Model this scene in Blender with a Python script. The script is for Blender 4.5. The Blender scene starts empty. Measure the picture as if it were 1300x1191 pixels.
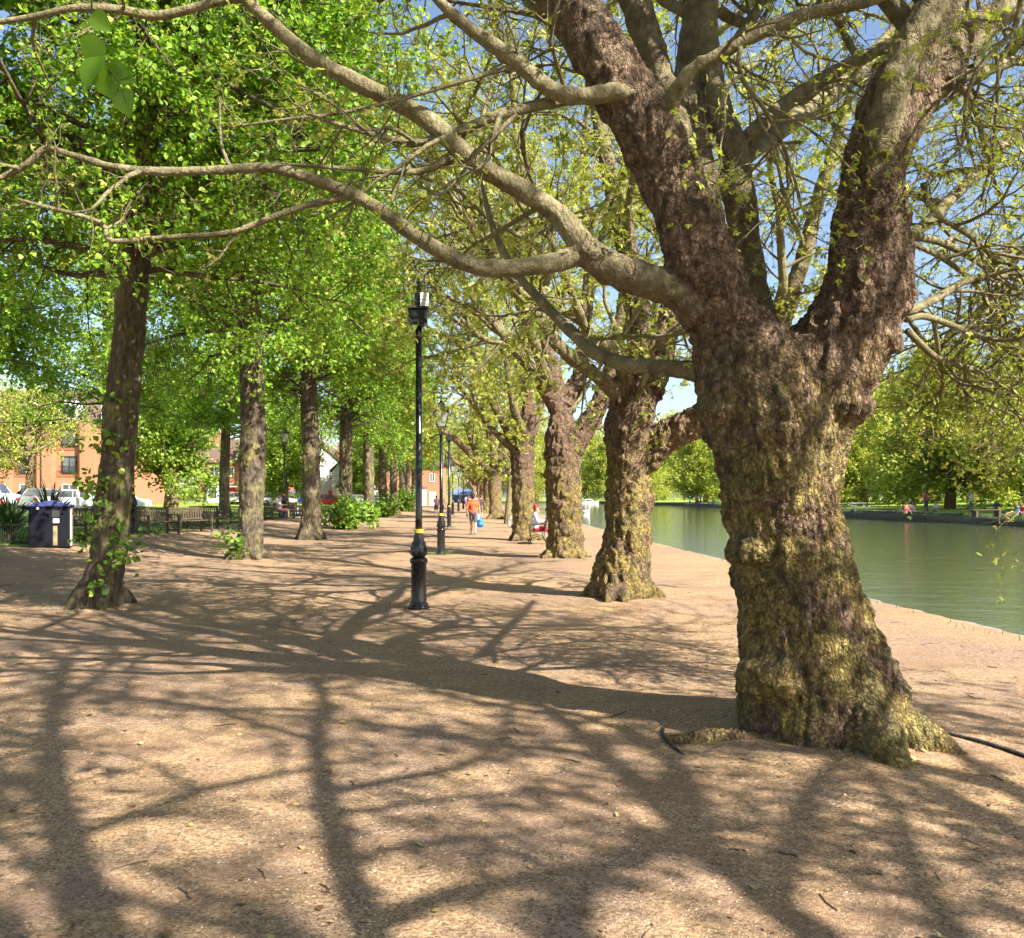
import bpy, math, random
import numpy as np
from mathutils import Vector, Matrix

random.seed(7)
scn = bpy.context.scene
COL = scn.collection
F_PX, CX, HY, EYE = 1082.0, 650.0, 631.0, 1.6


def P(px, py, Y):
    """world point seen at a pixel of the 1300 wide photograph at distance Y"""
    return np.array([(px - CX) / F_PX * Y, Y, EYE - (py - HY) / F_PX * Y])


def sstep(a, b, x):
    t = np.clip((x - a) / (b - a), 0, 1)
    return t * t * (3 - 2 * t)


# ------------------------------------------------------------------ noise
def _h(i, j, k, s=0):
    n = (i * 73856093) ^ (j * 19349663) ^ (k * 83492791) ^ (s * 2654435761 & 0x7fffffff)
    n = (n ^ (n >> 13)) & 0x7fffffff
    n = (n * 1274126177) & 0x7fffffff
    n = (n ^ (n >> 16)) & 0x7fffffff
    return (n & 0xfffff) / float(0xfffff)


def vnoise(p, s=0):
    p = np.asarray(p, float)
    i = np.floor(p).astype(np.int64)
    f = p - i
    f = f * f * (3 - 2 * f)
    r = 0
    for dx in (0, 1):
        for dy in (0, 1):
            for dz in (0, 1):
                w = (f[:, 0] if dx else 1 - f[:, 0]) * (f[:, 1] if dy else 1 - f[:, 1]) * (f[:, 2] if dz else 1 - f[:, 2])
                r = r + w * _h(i[:, 0] + dx, i[:, 1] + dy, i[:, 2] + dz, s)
    return r


def fbm(p, o=3, s=0):
    r, a, t = 0, 1.0, 0
    for k in range(o):
        r = r + a * vnoise(p * (2.03 ** k) + 17.3 * k, s)
        t += a
        a *= .5
    return r / t


def worley(p, s=0):
    i = np.floor(p).astype(np.int64)
    d = np.full(len(p), 9.0)
    for dx in (-1, 0, 1):
        for dy in (-1, 0, 1):
            for dz in (-1, 0, 1):
                c = i + np.array([dx, dy, dz])
                q = np.stack([c[:, 0] + _h(c[:, 0], c[:, 1], c[:, 2], s + 1), c[:, 1] + _h(c[:, 0], c[:, 1], c[:, 2], s + 2), c[:, 2] + _h(c[:, 0], c[:, 1], c[:, 2], s + 3)], 1)
                d = np.minimum(d, ((p - q) ** 2).sum(1))
    return np.sqrt(d)


def nz(v):
    return v / (np.linalg.norm(v, axis=-1, keepdims=True) + 1e-9)


# ------------------------------------------------------------------ terrain
def edge_near(Y):
    return np.interp(Y, [-30, 0, 9.8, 13.2, 21.4, 29.3, 46.8, 100, 200, 262], [7.6, 6.4, 5.87, 5.6, 5.4, 4.95, 4.3, 1.6, -3.5, -7])


def edge_far(Y):
    return np.interp(Y, [-30, 36, 55, 76, 110, 147, 200, 262], [38, 34.5, 33, 31.6, 34, 37, 36, 26])


def edge_left(Y):
    return -11.95 - 0.055 * (np.asarray(Y, float) - 22)


def hgt(x, y):
    x = np.asarray(x, float)
    y = np.asarray(y, float)
    return 0.35 * sstep(-8, -13, x) + 1.0 * sstep(-14, -64, x)


def h1(x, y):
    return float(hgt(x, y))


# ------------------------------------------------------------------ objects
def tag(o, label=None, cat=None, group=None, kind=None):
    if label: o['label'] = label
    if cat: o['category'] = cat
    if group: o['group'] = group
    if kind: o['kind'] = kind
    return o


def empty(name, loc=(0, 0, 0), rz=0, label=None, cat=None, group=None):
    o = bpy.data.objects.new(name, None)
    COL.objects.link(o)
    o.location = [float(v) for v in loc]
    o.rotation_euler = (0, 0, rz)
    o.empty_display_size = .2
    return tag(o, label, cat, group)


def kids_of(o):
    return [c for c in bpy.data.objects if c.parent == o]


def copy_tree(o, loc=None, rz=None, sc=None, label=None, parent=None, group=None):
    c = o.copy()
    COL.objects.link(c)
    if parent is not None: c.parent = parent
    if loc is not None: c.location = [float(v) for v in loc]
    if rz is not None: c.rotation_euler[2] = rz
    if sc is not None: c.scale = (sc, sc, sc) if np.isscalar(sc) else sc
    if label: c['label'] = label
    if group: c['group'] = group
    for ch in kids_of(o):
        copy_tree(ch, parent=c)
    return c


class MB:
    """collects geometry and links it as one mesh object"""
    def __init__(s):
        s.V, s.F, s.A, s.n = [], [], [], 0

    def raw(s, V, F, a=None):
        V = np.asarray(V, float).reshape(-1, 3)
        if not isinstance(F, list): F = [F]
        s.V.append(V)
        for f in F:
            f = np.asarray(f, np.int64)
            s.F.append(f + s.n)
        s.A.append(np.full(len(V), 0.5) if a is None else np.broadcast_to(a, (len(V),)))
        s.n += len(V)
        return s

    def box(s, c, d, rz=0, tilt=None, taper=1.0):
        x, y, z = [v / 2 for v in d]
        V = np.array([[-x, -y, -z], [x, -y, -z], [x, y, -z], [-x, y, -z], [-x * taper, -y * taper, z], [x * taper, -y * taper, z], [x * taper, y * taper, z], [-x * taper, y * taper, z]])
        if tilt is not None:
            V = V @ np.array(Matrix.Rotation(tilt[1], 3, tilt[0])).T
        if rz:
            cs, sn = math.cos(rz), math.sin(rz)
            V = V @ np.array([[cs, -sn, 0], [sn, cs, 0], [0, 0, 1]]).T
        return s.raw(V + np.array(c), [[0, 3, 2, 1], [4, 5, 6, 7], [0, 1, 5, 4], [1, 2, 6, 5], [2, 3, 7, 6], [3, 0, 4, 7]])

    def tubes(s, Pn, R, k=6, cap=False, a=None):
        """Pn (M,n,3), R (M,n)"""
        Pn = np.asarray(Pn, float)
        R = np.asarray(R, float)
        M, n, _ = Pn.shape
        T = np.gradient(Pn, axis=1)
        T /= np.linalg.norm(T, axis=2, keepdims=True) + 1e-9
        m = np.abs(T.mean(1))
        ref = np.eye(3)[np.argmin(m, 1)][:, None, :]
        U = np.cross(T, np.broadcast_to(ref, T.shape))
        U /= np.linalg.norm(U, axis=2, keepdims=True) + 1e-9
        W = np.cross(T, U)
        th = np.arange(k) * 2 * np.pi / k
        V = Pn[:, :, None, :] + R[:, :, None, None] * (np.cos(th)[None, None, :, None] * U[:, :, None, :] + np.sin(th)[None, None, :, None] * W[:, :, None, :])
        idx = np.arange(M * n * k).reshape(M, n, k)
        a0 = idx[:, :-1, :]
        b0 = idx[:, 1:, :]
        q = np.stack([a0, np.roll(a0, -1, 2), np.roll(b0, -1, 2), b0], -1).reshape(-1, 4)
        F = [q]
        if cap:
            F.append(idx[:, 0, ::-1].reshape(-1, k))
            F.append(idx[:, -1, :].reshape(-1, k))
        av = None if a is None else np.repeat(a, n * k)
        return s.raw(V.reshape(-1, 3), F, av)

    def tube(s, pts, r, k=8, cap=True):
        pts = np.array(pts, float)[None]
        r = np.full(pts.shape[1], float(r)) if np.isscalar(r) else np.array(r, float)
        return s.tubes(pts, r[None], k, cap)

    def caps(s, p0, p1, r0, r1, k=12):
        """tapered capsule"""
        p0, p1 = np.array(p0, float), np.array(p1, float)
        d = p1 - p0
        d = d / (np.linalg.norm(d) + 1e-9)
        pts, rr = [], []
        for a in (-85, -60, -30): pts.append(p0 + d * r0 * math.sin(math.radians(a))); rr.append(r0 * math.cos(math.radians(a)))
        pts += [p0, p1]; rr += [r0, r1]
        for a in (30, 60, 85): pts.append(p1 + d * r1 * math.sin(math.radians(a))); rr.append(r1 * math.cos(math.radians(a)))
        return s.tube(pts, rr, k)

    def lathe(s, prof, c=(0, 0, 0), k=20, ph=0.0):
        prof = np.array(prof, float)
        th = np.arange(k) * 2 * np.pi / k + ph
        n = len(prof)
        V = np.stack([prof[:, 0, None] * np.cos(th), prof[:, 0, None] * np.sin(th), np.repeat(prof[:, 1, None], k, 1)], -1).reshape(-1, 3) + np.array(c)
        idx = np.arange(n * k).reshape(n, k)
        q = np.stack([idx[:-1], np.roll(idx[:-1], -1, 1), np.roll(idx[1:], -1, 1), idx[1:]], -1).reshape(-1, 4)
        return s.raw(V, [q, idx[0, ::-1].reshape(1, k), idx[-1].reshape(1, k)])

    def prism(s, poly, y0, y1, axis='y'):
        """polygon in x,z pushed along y (or in y,z along x)"""
        k = len(poly)
        poly = np.array(poly, float)
        def mk(v):
            w = np.full(k, v)
            return np.stack([poly[:, 0], w, poly[:, 1]], 1) if axis == 'y' else np.stack([w, poly[:, 0], poly[:, 1]], 1)
        V = np.concatenate([mk(y0), mk(y1)])
        i = np.arange(k)
        q = np.stack([i, np.roll(i, -1), np.roll(i, -1) + k, i + k], 1)
        return s.raw(V, [q, i[::-1].reshape(1, k), (i + k).reshape(1, k)])

    def mesh(s, name, attr=False):
        me = bpy.data.meshes.new(name)
        V = np.concatenate(s.V)
        me.vertices.add(len(V))
        me.vertices.foreach_set('co', V.astype(np.float32).ravel())
        loops = np.concatenate([f.ravel() for f in s.F])
        tot = np.concatenate([np.full(len(f), f.shape[1]) if f.ndim == 2 else np.array([len(f)]) for f in s.F])
        st = np.concatenate([[0], np.cumsum(tot)[:-1]])
        me.loops.add(len(loops))
        me.loops.foreach_set('vertex_index', loops.astype(np.int32))
        me.polygons.add(len(tot))
        me.polygons.foreach_set('loop_start', st.astype(np.int32))
        if attr:
            a = me.attributes.new('v', 'FLOAT', 'POINT')
            a.data.foreach_set('value', np.concatenate(s.A).astype(np.float32))
        me.update(calc_edges=True)
        return me

    def build(s, name, mat, parent=None, smooth=False, attr=False, bevel=0):
        me = s.mesh(name, attr)
        if bevel == 0 and not smooth:
            pass
        me.polygons.foreach_set('use_smooth', np.full(len(me.polygons), bool(smooth)))
        if mat: me.materials.append(mat)
        o = bpy.data.objects.new(name, me)
        COL.objects.link(o)
        if parent is not None: o.parent = parent
        if bevel:
            b = o.modifiers.new('b', 'BEVEL')
            b.width = bevel
            b.segments = 2
            b.limit_method = 'ANGLE'
        return o


def remesh(mb, voxel, smooth=3, fac=.5):
    """weld overlapping closed pieces into one continuous skin; returns verts, quads, normals"""
    me = mb.mesh('tmp')
    o = bpy.data.objects.new('tmp', me)
    COL.objects.link(o)
    r = o.modifiers.new('r', 'REMESH')
    r.mode = 'VOXEL'
    r.voxel_size = voxel
    r.adaptivity = 0
    if smooth:
        m = o.modifiers.new('s', 'SMOOTH')
        m.factor = fac
        m.iterations = smooth
    dg = bpy.context.evaluated_depsgraph_get()
    ev = bpy.data.meshes.new_from_object(o.evaluated_get(dg))
    n = len(ev.vertices)
    V = np.empty(n * 3, np.float32); ev.vertices.foreach_get('co', V)
    N = np.empty(n * 3, np.float32); ev.vertices.foreach_get('normal', N)
    L = np.empty(len(ev.loops), np.int32); ev.loops.foreach_get('vertex_index', L)
    bpy.data.objects.remove(o)
    bpy.data.meshes.remove(me)
    bpy.data.meshes.remove(ev)
    return V.reshape(-1, 3).astype(float), L.reshape(-1, 4), N.reshape(-1, 3).astype(float)


def skin(name, mb, voxel, mat, parent, smooth=3):
    V, Q, N = remesh(mb, voxel, smooth)
    return MB().raw(V, Q).build(name, mat, parent, smooth=True)


# ------------------------------------------------------------------ materials
def nmat(name):
    m = bpy.data.materials.new(name)
    m.use_nodes = True
    nt = m.node_tree
    return m, nt, nt.nodes['Principled BSDF'], nt.nodes['Material Output']


def nd(nt, t, **kw):
    n = nt.nodes.new(t)
    for k, v in kw.items():
        if k.startswith('i_'): n.inputs[k[2:].replace('_', ' ')].default_value = v
        else: setattr(n, k, v)
    return n


def coords(nt, scale=(1, 1, 1), space='Object'):
    tc = nd(nt, 'ShaderNodeTexCoord')
    mp = nd(nt, 'ShaderNodeMapping')
    mp.inputs['Scale'].default_value = scale
    nt.links.new(tc.outputs[space], mp.inputs[0])
    return mp.outputs[0]


def ramp(nt, fac, stops, interp='LINEAR'):
    r = nd(nt, 'ShaderNodeValToRGB')
    cr = r.color_ramp
    cr.interpolation = interp
    while len(cr.elements) < len(stops): cr.elements.new(.5)
    for e, (p, c) in zip(cr.elements, stops):
        e.position = p
        e.color = (*c, 1) if len(c) == 3 else c
    nt.links.new(fac, r.inputs[0])
    return r.outputs[0]


def noise(nt, co, sc, det=4, ro=.55, dist=0):
    n = nd(nt, 'ShaderNodeTexNoise')
    n.inputs['Scale'].default_value = sc
    n.inputs['Detail'].default_value = det
    n.inputs['Roughness'].default_value = ro
    n.inputs['Distortion'].default_value = dist
    nt.links.new(co, n.inputs['Vector'])
    return n.outputs['Fac']


def vor(nt, co, sc, feat='F1', out='Distance', rnd=1):
    n = nd(nt, 'ShaderNodeTexVoronoi', feature=feat)
    n.inputs['Scale'].default_value = sc
    n.inputs['Randomness'].default_value = rnd
    nt.links.new(co, n.inputs['Vector'])
    return n.outputs[out]


def mix(nt, fac, a, b, mode='MIX'):
    n = nd(nt, 'ShaderNodeMix', data_type='RGBA', blend_type=mode)
    for s, v in ((0, fac), (6, a), (7, b)):
        if isinstance(v, (int, float)): n.inputs[s].default_value = v
        elif isinstance(v, tuple): n.inputs[s].default_value = (*v, 1)
        else: nt.links.new(v, n.inputs[s])
    return n.outputs[2]


def mth(nt, op, a, b=None, c=None):
    n = nd(nt, 'ShaderNodeMath', operation=op)
    for s, v in ((0, a), (1, b), (2, c)):
        if v is None: continue
        if isinstance(v, (int, float)): n.inputs[s].default_value = v
        else: nt.links.new(v, n.inputs[s])
    return n.outputs[0]


def bump(nt, bs, h, strength=.5, dist=.02, prev=None):
    b = nd(nt, 'ShaderNodeBump')
    b.inputs['Strength'].default_value = strength
    b.inputs['Distance'].default_value = dist
    nt.links.new(h, b.inputs['Height'])
    if prev: nt.links.new(prev, b.inputs['Normal'])
    nt.links.new(b.outputs[0], bs.inputs['Normal'])
    return b.outputs[0]


def simple(name, c1, c2=None, sc=6, rough=.6, bstr=0, bsc=30, bdist=.01, metal=0, stretch=(1, 1, 1), spec=.5):
    m, nt, bs, out = nmat(name)
    co = coords(nt, stretch)
    c2 = c2 or tuple(v * .7 for v in c1)
    n = noise(nt, co, sc, 5)
    nt.links.new(ramp(nt, n, [(.3, c1), (.7, c2)]), bs.inputs['Base Color'])
    bs.inputs['Roughness'].default_value = rough
    bs.inputs['Metallic'].default_value = metal
    bs.inputs['Specular IOR Level'].default_value = spec
    if bstr: bump(nt, bs, noise(nt, co, bsc, 5), bstr, bdist)
    return m


def leafmat(name, cols, trans=.35, rough=.45, tcol=None):
    """leaf with light coming through it; colour varies from leaf to leaf"""
    m, nt, bs, out = nmat(name)
    at = nd(nt, 'ShaderNodeAttribute', attribute_name='v')
    c = ramp(nt, at.outputs['Fac'], cols)
    co = coords(nt)
    c = mix(nt, .5, c, ramp(nt, noise(nt, co, .9, 3), [(.35, (.75, .75, .75)), (.65, (1.25, 1.2, 1.1))]), 'MULTIPLY')
    nt.links.new(c, bs.inputs['Base Color'])
    bs.inputs['Roughness'].default_value = rough
    bs.inputs['Specular IOR Level'].default_value = .35
    tr = nd(nt, 'ShaderNodeBsdfTranslucent')
    nt.links.new(mix(nt, 1.0, c, tcol or (1.25, 1.3, .6), 'MULTIPLY'), tr.inputs[0])
    mx = nd(nt, 'ShaderNodeMixShader')
    mx.inputs[0].default_value = trans
    nt.links.new(bs.outputs[0], mx.inputs[1])
    nt.links.new(tr.outputs[0], mx.inputs[2])
    nt.links.new(mx.outputs[0], out.inputs[0])
    return m


def bark_plane():
    m, nt, bs, out = nmat('plane_bark')
    co = coords(nt)
    at = nd(nt, 'ShaderNodeAttribute', attribute_name='v').outputs['Fac']     # limb thickness in metres
    thick = mth(nt, 'SMOOTH_MIN', mth(nt, 'ADD', mth(nt, 'MULTIPLY', mth(nt, 'SUBTRACT', at, .085), 8.0), mth(nt, 'MULTIPLY', mth(nt, 'SUBTRACT', noise(nt, co, 9, 5, .7), .5), 2.2)), 1.0, .05)
    thick = mth(nt, 'MAXIMUM', thick, 0.0)
    sep = nd(nt, 'ShaderNodeSeparateXYZ')
    nt.links.new(co, sep.inputs[0])
    cos = coords(nt, (1, 1, .6))
    # burr bark
    v1 = vor(nt, cos, 16)
    v2 = vor(nt, cos, 42)
    n1 = noise(nt, co, 2.2, 6, .6, .4)
    n2 = noise(nt, co, 20, 6, .65)
    rough_c = ramp(nt, n2, [(.26, (.045, .028, .018)), (.42, (.165, .10, .066)), (.56, (.30, .195, .135)), (.68, (.42, .30, .22)), (.8, (.48, .40, .31))])
    # lichen and algae: ochre and green on the lower trunk
    och = ramp(nt, noise(nt, co, 26, 5, .7), [(.28, (.11, .075, .02)), (.46, (.33, .24, .065)), (.62, (.54, .44, .14)), (.78, (.64, .58, .30))])
    low = mth(nt, 'SUBTRACT', 1.0, mth(nt, 'MULTIPLY', mth(nt, 'SUBTRACT', sep.outputs[2], 1.7), .85))
    low = mth(nt, 'MINIMUM', mth(nt, 'MAXIMUM', low, .1), 1.0)
    om = mth(nt, 'MULTIPLY', ramp(nt, noise(nt, co, 3.1, 5, .6, .6), [(.40, (0, 0, 0)), (.54, (1, 1, 1))]), low)
    c = mix(nt, mth(nt, 'MULTIPLY', om, .85), rough_c, och)
    grn = ramp(nt, noise(nt, co, 31, 4), [(.3, (.05, .055, .02)), (.7, (.22, .22, .10))])
    gm = mth(nt, 'MULTIPLY', ramp(nt, noise(nt, co, 1.7, 4, .5, 1.0), [(.5, (0, 0, 0)), (.64, (1, 1, 1))]), low)
    c = mix(nt, mth(nt, 'MULTIPLY', gm, .6), c, grn)
    # darker towards the bark cell edges, then along the crack lines
    c = mix(nt, ramp(nt, v1, [(.45, (0, 0, 0)), (.8, (.55, .55, .55))]), c, (.03, .02, .014))
    wv = nd(nt, 'ShaderNodeTexNoise'); wv.inputs['Scale'].default_value = 7; wv.inputs['Detail'].default_value = 4; nt.links.new(co, wv.inputs['Vector'])
    vm = nd(nt, 'ShaderNodeVectorMath', operation='MULTIPLY_ADD'); nt.links.new(wv.outputs['Color'], vm.inputs[0]); vm.inputs[1].default_value = (.16, .16, .16); nt.links.new(cos, vm.inputs[2])
    cr1 = vor(nt, vm.outputs[0], 17, 'DISTANCE_TO_EDGE')
    cr2 = vor(nt, vm.outputs[0], 40, 'DISTANCE_TO_EDGE')
    crack = mth(nt, 'MINIMUM', ramp(nt, cr1, [(0, (0, 0, 0)), (.07, (1, 1, 1))]), ramp(nt, cr2, [(0, (.45, .45, .45)), (.1, (1, 1, 1))]))
    c = mix(nt, mth(nt, 'MULTIPLY', mth(nt, 'SUBTRACT', 1.0, crack), .5), c, (.035, .023, .015))
    # smooth olive bark of the limbs with pale flaked patches
    cs = ramp(nt, noise(nt, co, 6, 6, .65, .8), [(.3, (.085, .075, .035)), (.46, (.19, .165, .08)), (.6, (.27, .235, .125)), (.72, (.38, .33, .2))])
    cs = mix(nt, ramp(nt, noise(nt, co, 40, 3), [(.4, (0, 0, 0)), (.62, (.5, .5, .5))]), cs, (.13, .10, .07))
    c = mix(nt, thick, cs, c)
    nt.links.new(c, bs.inputs['Base Color'])
    bs.inputs['Roughness'].default_value = .85
    bs.inputs['Specular IOR Level'].default_value = .25
    h = mth(nt, 'SUBTRACT', mth(nt, 'MULTIPLY', n2, .8), mth(nt, 'MULTIPLY', v2, .9))
    h = mth(nt, 'ADD', h, mth(nt, 'MULTIPLY', crack, .55))
    h = mth(nt, 'MULTIPLY', h, mth(nt, 'ADD', mth(nt, 'MULTIPLY', thick, .8), .2))
    b1 = bump(nt, bs, h, 1.0, .035)
    return m


def bark_lime():
    m, nt, bs, out = nmat('lime_bark')
    co = coords(nt)
    cs = coords(nt, (1, 1, .28))
    n2 = noise(nt, cs, 22, 6, .65, .5)
    c = ramp(nt, n2, [(.3, (.028, .021, .015)), (.52, (.095, .073, .05)), (.74, (.21, .175, .125))])
    m1 = ramp(nt, noise(nt, co, 1.9, 4, .55, .8), [(.5, (0, 0, 0)), (.66, (.8, .8, .8))])
    c = mix(nt, m1, c, ramp(nt, n2, [(.3, (.10, .095, .03)), (.7, (.31, .28, .10))]))
    nt.links.new(c, bs.inputs['Base Color'])
    bs.inputs['Roughness'].default_value = .9
    bs.inputs['Specular IOR Level'].default_value = .2
    bump(nt, bs, n2, .9, .03)
    return m


def ground_mat():
    m, nt, bs, out = nmat('gravel_dirt')
    co = coords(nt)
    big = noise(nt, co, .35, 5, .6, .4)
    med = noise(nt, co, 2.4, 6, .6)
    fine = noise(nt, co, 26, 6, .7)
    grit = vor(nt, co, 95, 'F1', 'Color')
    gb = nd(nt, 'ShaderNodeSeparateColor'); nt.links.new(grit, gb.inputs[0])
    buff = ramp(nt, fine, [(.3, (.22, .145, .080)), (.5, (.365, .255, .150)), (.7, (.49, .365, .225))])
    pink = ramp(nt, fine, [(.3, (.215, .15, .105)), (.55, (.31, .225, .165)), (.75, (.385, .29, .22))])
    c = mix(nt, ramp(nt, mth(nt, 'ADD', mth(nt, 'MULTIPLY', big, .6), mth(nt, 'MULTIPLY', med, .4)), [(.44, (0, 0, 0)), (.56, (1, 1, 1))]), buff, pink)
    spk = ramp(nt, gb.outputs[0], [(0, (.35, .3, .27)), (.25, (.75, .7, .66)), (.55, (1.0, .96, .92)), (.85, (1.2, 1.15, 1.05)), (1, (1.4, 1.32, 1.2))])
    c = mix(nt, .9, c, spk, 'MULTIPLY')
    c = mix(nt, .7, c, ramp(nt, noise(nt, co, 130, 3, .8), [(.3, (.6, .56, .53)), (.7, (1.35, 1.35, 1.35))]), 'MULTIPLY')
    c = mix(nt, ramp(nt, noise(nt, co, 8, 6, .7, .3), [(.5, (0, 0, 0)), (.7, (.6, .6, .6))]), c, (.20, .125, .075))
    c = mix(nt, ramp(nt, noise(nt, coords(nt, (.55, 1.6, 1)), 1.1, 7, .68, .6), [(.48, (0, 0, 0)), (.66, (.6, .6, .6))]), c, (.215, .13, .078))
    nt.links.new(c, bs.inputs['Base Color'])
    bs.inputs['Roughness'].default_value = .95
    bs.inputs['Specular IOR Level'].default_value = .2
    h = mth(nt, 'ADD', mth(nt, 'MULTIPLY', vor(nt, co, 95), -.35), fine)
    b = bump(nt, bs, h, .8, .012)
    return m


def grass_mat(name, a, b, c):
    m, nt, bs, out = nmat(name)
    co = coords(nt)
    n = noise(nt, co, .5, 6, .65)
    f = noise(nt, co, 30, 4, .8)
    col = ramp(nt, mth(nt, 'ADD', mth(nt, 'MULTIPLY', n, .6), mth(nt, 'MULTIPLY', f, .4)), [(.38, a), (.5, b), (.62, c)])
    nt.links.new(col, bs.inputs['Base Color'])
    bs.inputs['Roughness'].default_value = .9
    bs.inputs['Specular IOR Level'].default_value = .15
    bump(nt, bs, f, 1, .04)
    return m


def water_mat():
    m, nt, bs, out = nmat('river_water')
    co = coords(nt, (.7, 1.0, 1))
    co2 = coords(nt, (1.2, 1.8, 1))
    bs.inputs['Base Color'].default_value = (.075, .088, .042, 1)
    bs.inputs['Roughness'].default_value = .04
    bs.inputs['IOR'].default_value = 1.33
    bs.inputs['Specular IOR Level'].default_value = .75
    h = mth(nt, 'ADD', noise(nt, co, 1.1, 4, .55), mth(nt, 'MULTIPLY', noise(nt, co2, 5, 4, .6), .3))
    bump(nt, bs, h, .5, .06)
    return m


def brick_mat(name, c1, c2, mortar):
    m, nt, bs, out = nmat(name)
    tc = nd(nt, 'ShaderNodeTexCoord')
    sep = nd(nt, 'ShaderNodeSeparateXYZ'); nt.links.new(tc.outputs['Object'], sep.inputs[0])
    cb = nd(nt, 'ShaderNodeCombineXYZ')
    nt.links.new(mth(nt, 'ADD', sep.outputs[0], sep.outputs[1]), cb.inputs[0]); nt.links.new(sep.outputs[2], cb.inputs[1])
    b = nd(nt, 'ShaderNodeTexBrick')
    b.inputs['Color1'].default_value = (*c1, 1); b.inputs['Color2'].default_value = (*c2, 1); b.inputs['Mortar'].default_value = (*mortar, 1)
    b.inputs['Scale'].default_value = 1; b.inputs['Brick Width'].default_value = .225; b.inputs['Row Height'].default_value = .075; b.inputs['Mortar Size'].default_value = .008
    nt.links.new(cb.outputs[0], b.inputs['Vector'])
    c = mix(nt, .35, b.outputs[0], ramp(nt, noise(nt, tc.outputs['Object'], .8, 5), [(.3, (.7, .7, .7)), (.7, (1.2, 1.15, 1.1))]), 'MULTIPLY')
    nt.links.new(c, bs.inputs['Base Color'])
    bs.inputs['Roughness'].default_value = .9
    return m


M_PBARK, M_LBARK, M_GROUND, M_WATER = bark_plane(), bark_lime(), ground_mat(), water_mat()
M_LAWN = grass_mat('lawn_grass', (.10, .17, .025), (.20, .28, .05), (.32, .36, .10))
M_BANKGR = grass_mat('bank_grass', (.12, .20, .03), (.22, .31, .05), (.33, .37, .10))
M_BLADE = leafmat('grass_blade', [(0, (.04, .09, .015)), (1, (.12, .18, .03))], .3)
M_LIME = leafmat('lime_leaf', [(0, (.10, .22, .02)), (.5, (.20, .37, .03)), (1, (.38, .52, .06))], .4)
M_PLANE = leafmat('plane_leaf', [(0, (.20, .27, .035)), (.5, (.36, .42, .06)), (1, (.54, .52, .15))], .45, tcol=(1.2, 1.2, .6))
M_FARLEAF = leafmat('riverside_leaf', [(0, (.21, .28, .035)), (.4, (.37, .43, .065)), (1, (.55, .54, .16))], .47)
M_DKLEAF = leafmat('dark_leaf', [(0, (.11, .19, .02)), (.6, (.22, .33, .035)), (1, (.36, .45, .07))], .45)
M_SHRUB = leafmat('shrub_leaf', [(0, (.07, .16, .012)), (.6, (.16, .29, .028)), (1, (.32, .42, .06))], .35)
M_SWORD = leafmat('sword_leaf', [(0, (.02, .05, .018)), (.7, (.05, .10, .035)), (1, (.12, .17, .07))], .15)
M_BLACK = simple('black_gloss_paint', (.010, .010, .011), (.018, .018, .018), 20, .22, .12, 60, .004)
M_IRON = simple('dull_black_iron', (.014, .014, .014), (.03, .028, .025), 9, .45, .1, 40)
M_YELLOW = simple('yellow_band_paint', (.75, .52, .05), (.6, .4, .05), 30, .5)
M_GREYBOX = simple('white_grey_plastic', (.78, .78, .76), (.65, .65, .63), 12, .4)
M_ALU = simple('brushed_aluminium', (.55, .56, .58), (.4, .41, .43), 8, .4, metal=.7)
M_WOOD = simple('weathered_bench_wood', (.11, .075, .045), (.05, .036, .024), 9, .7, .4, 60, .004, stretch=(1, 1, 8))
M_BINN = simple('navy_bin_paint', (.006, .007, .014), (.009, .009, .013), 5, .6, spec=.12)
M_BINT = simple('blue_bin_lid', (.03, .04, .17), (.045, .055, .2), 5, .45)
M_BINS = simple('pale_bin_panel', (.42, .42, .38), (.30, .30, .27), 6, .5)
M_POSTER = simple('white_sticker', (.7, .7, .66), (.6, .6, .55), 5, .6)
M_RED = simple('red_paint', (.55, .03, .02), (.45, .03, .02), 8, .4)
M_WHITE = simple('white_paint', (.78, .77, .74), (.68, .67, .63), 4, .55)
M_RENDER = simple('white_wall_render', (.50, .48, .44), (.40, .385, .35), 2, .85)
M_SLATE = simple('roof_tiles', (.16, .085, .06), (.10, .065, .05), 7, .85, .4, 20, .03)
M_DKTILE = simple('grey_roof_slates', (.12, .11, .115), (.08, .075, .08), 7, .8)
M_BRO = brick_mat('orange_brick', (.40, .125, .055), (.46, .16, .075), (.42, .28, .2))
M_BRR = brick_mat('red_brick', (.33, .08, .045), (.40, .11, .06), (.4, .27, .2))
M_CONC = simple('stone_edging', (.30, .26, .21), (.20, .17, .13), 3, .9, .5, 14)
M_MUD = simple('dark_river_bank', (.05, .042, .025), (.10, .10, .045), 3, .9, .6, 9)
M_TAR = simple('road_asphalt', (.06, .06, .06), (.045, .045, .045), 20, .9)
M_SKIN = simple('skin', (.52, .30, .20), (.46, .26, .17), 6, .55)
M_HAIRD = simple('dark_hair', (.03, .02, .012), (.05, .03, .02), 40, .7)
M_HAIRG = simple('grey_hair', (.40, .38, .35), (.28, .26, .24), 40, .7)
M_RUB = simple('black_rubber', (.02, .02, .02), (.03, .03, .03), 10, .8)


def glassmat(name, c, rough=.05):
    m, nt, bs, out = nmat(name)
    bs.inputs['Base Color'].default_value = (*c, 1)
    bs.inputs['Roughness'].default_value = rough
    bs.inputs['Specular IOR Level'].default_value = .8
    nt.links.new(ramp(nt, noise(nt, coords(nt), 1.2, 2), [(.35, c), (.65, tuple(v * 2.2 + .02 for v in c))]), bs.inputs['Base Color'])
    return m


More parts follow.
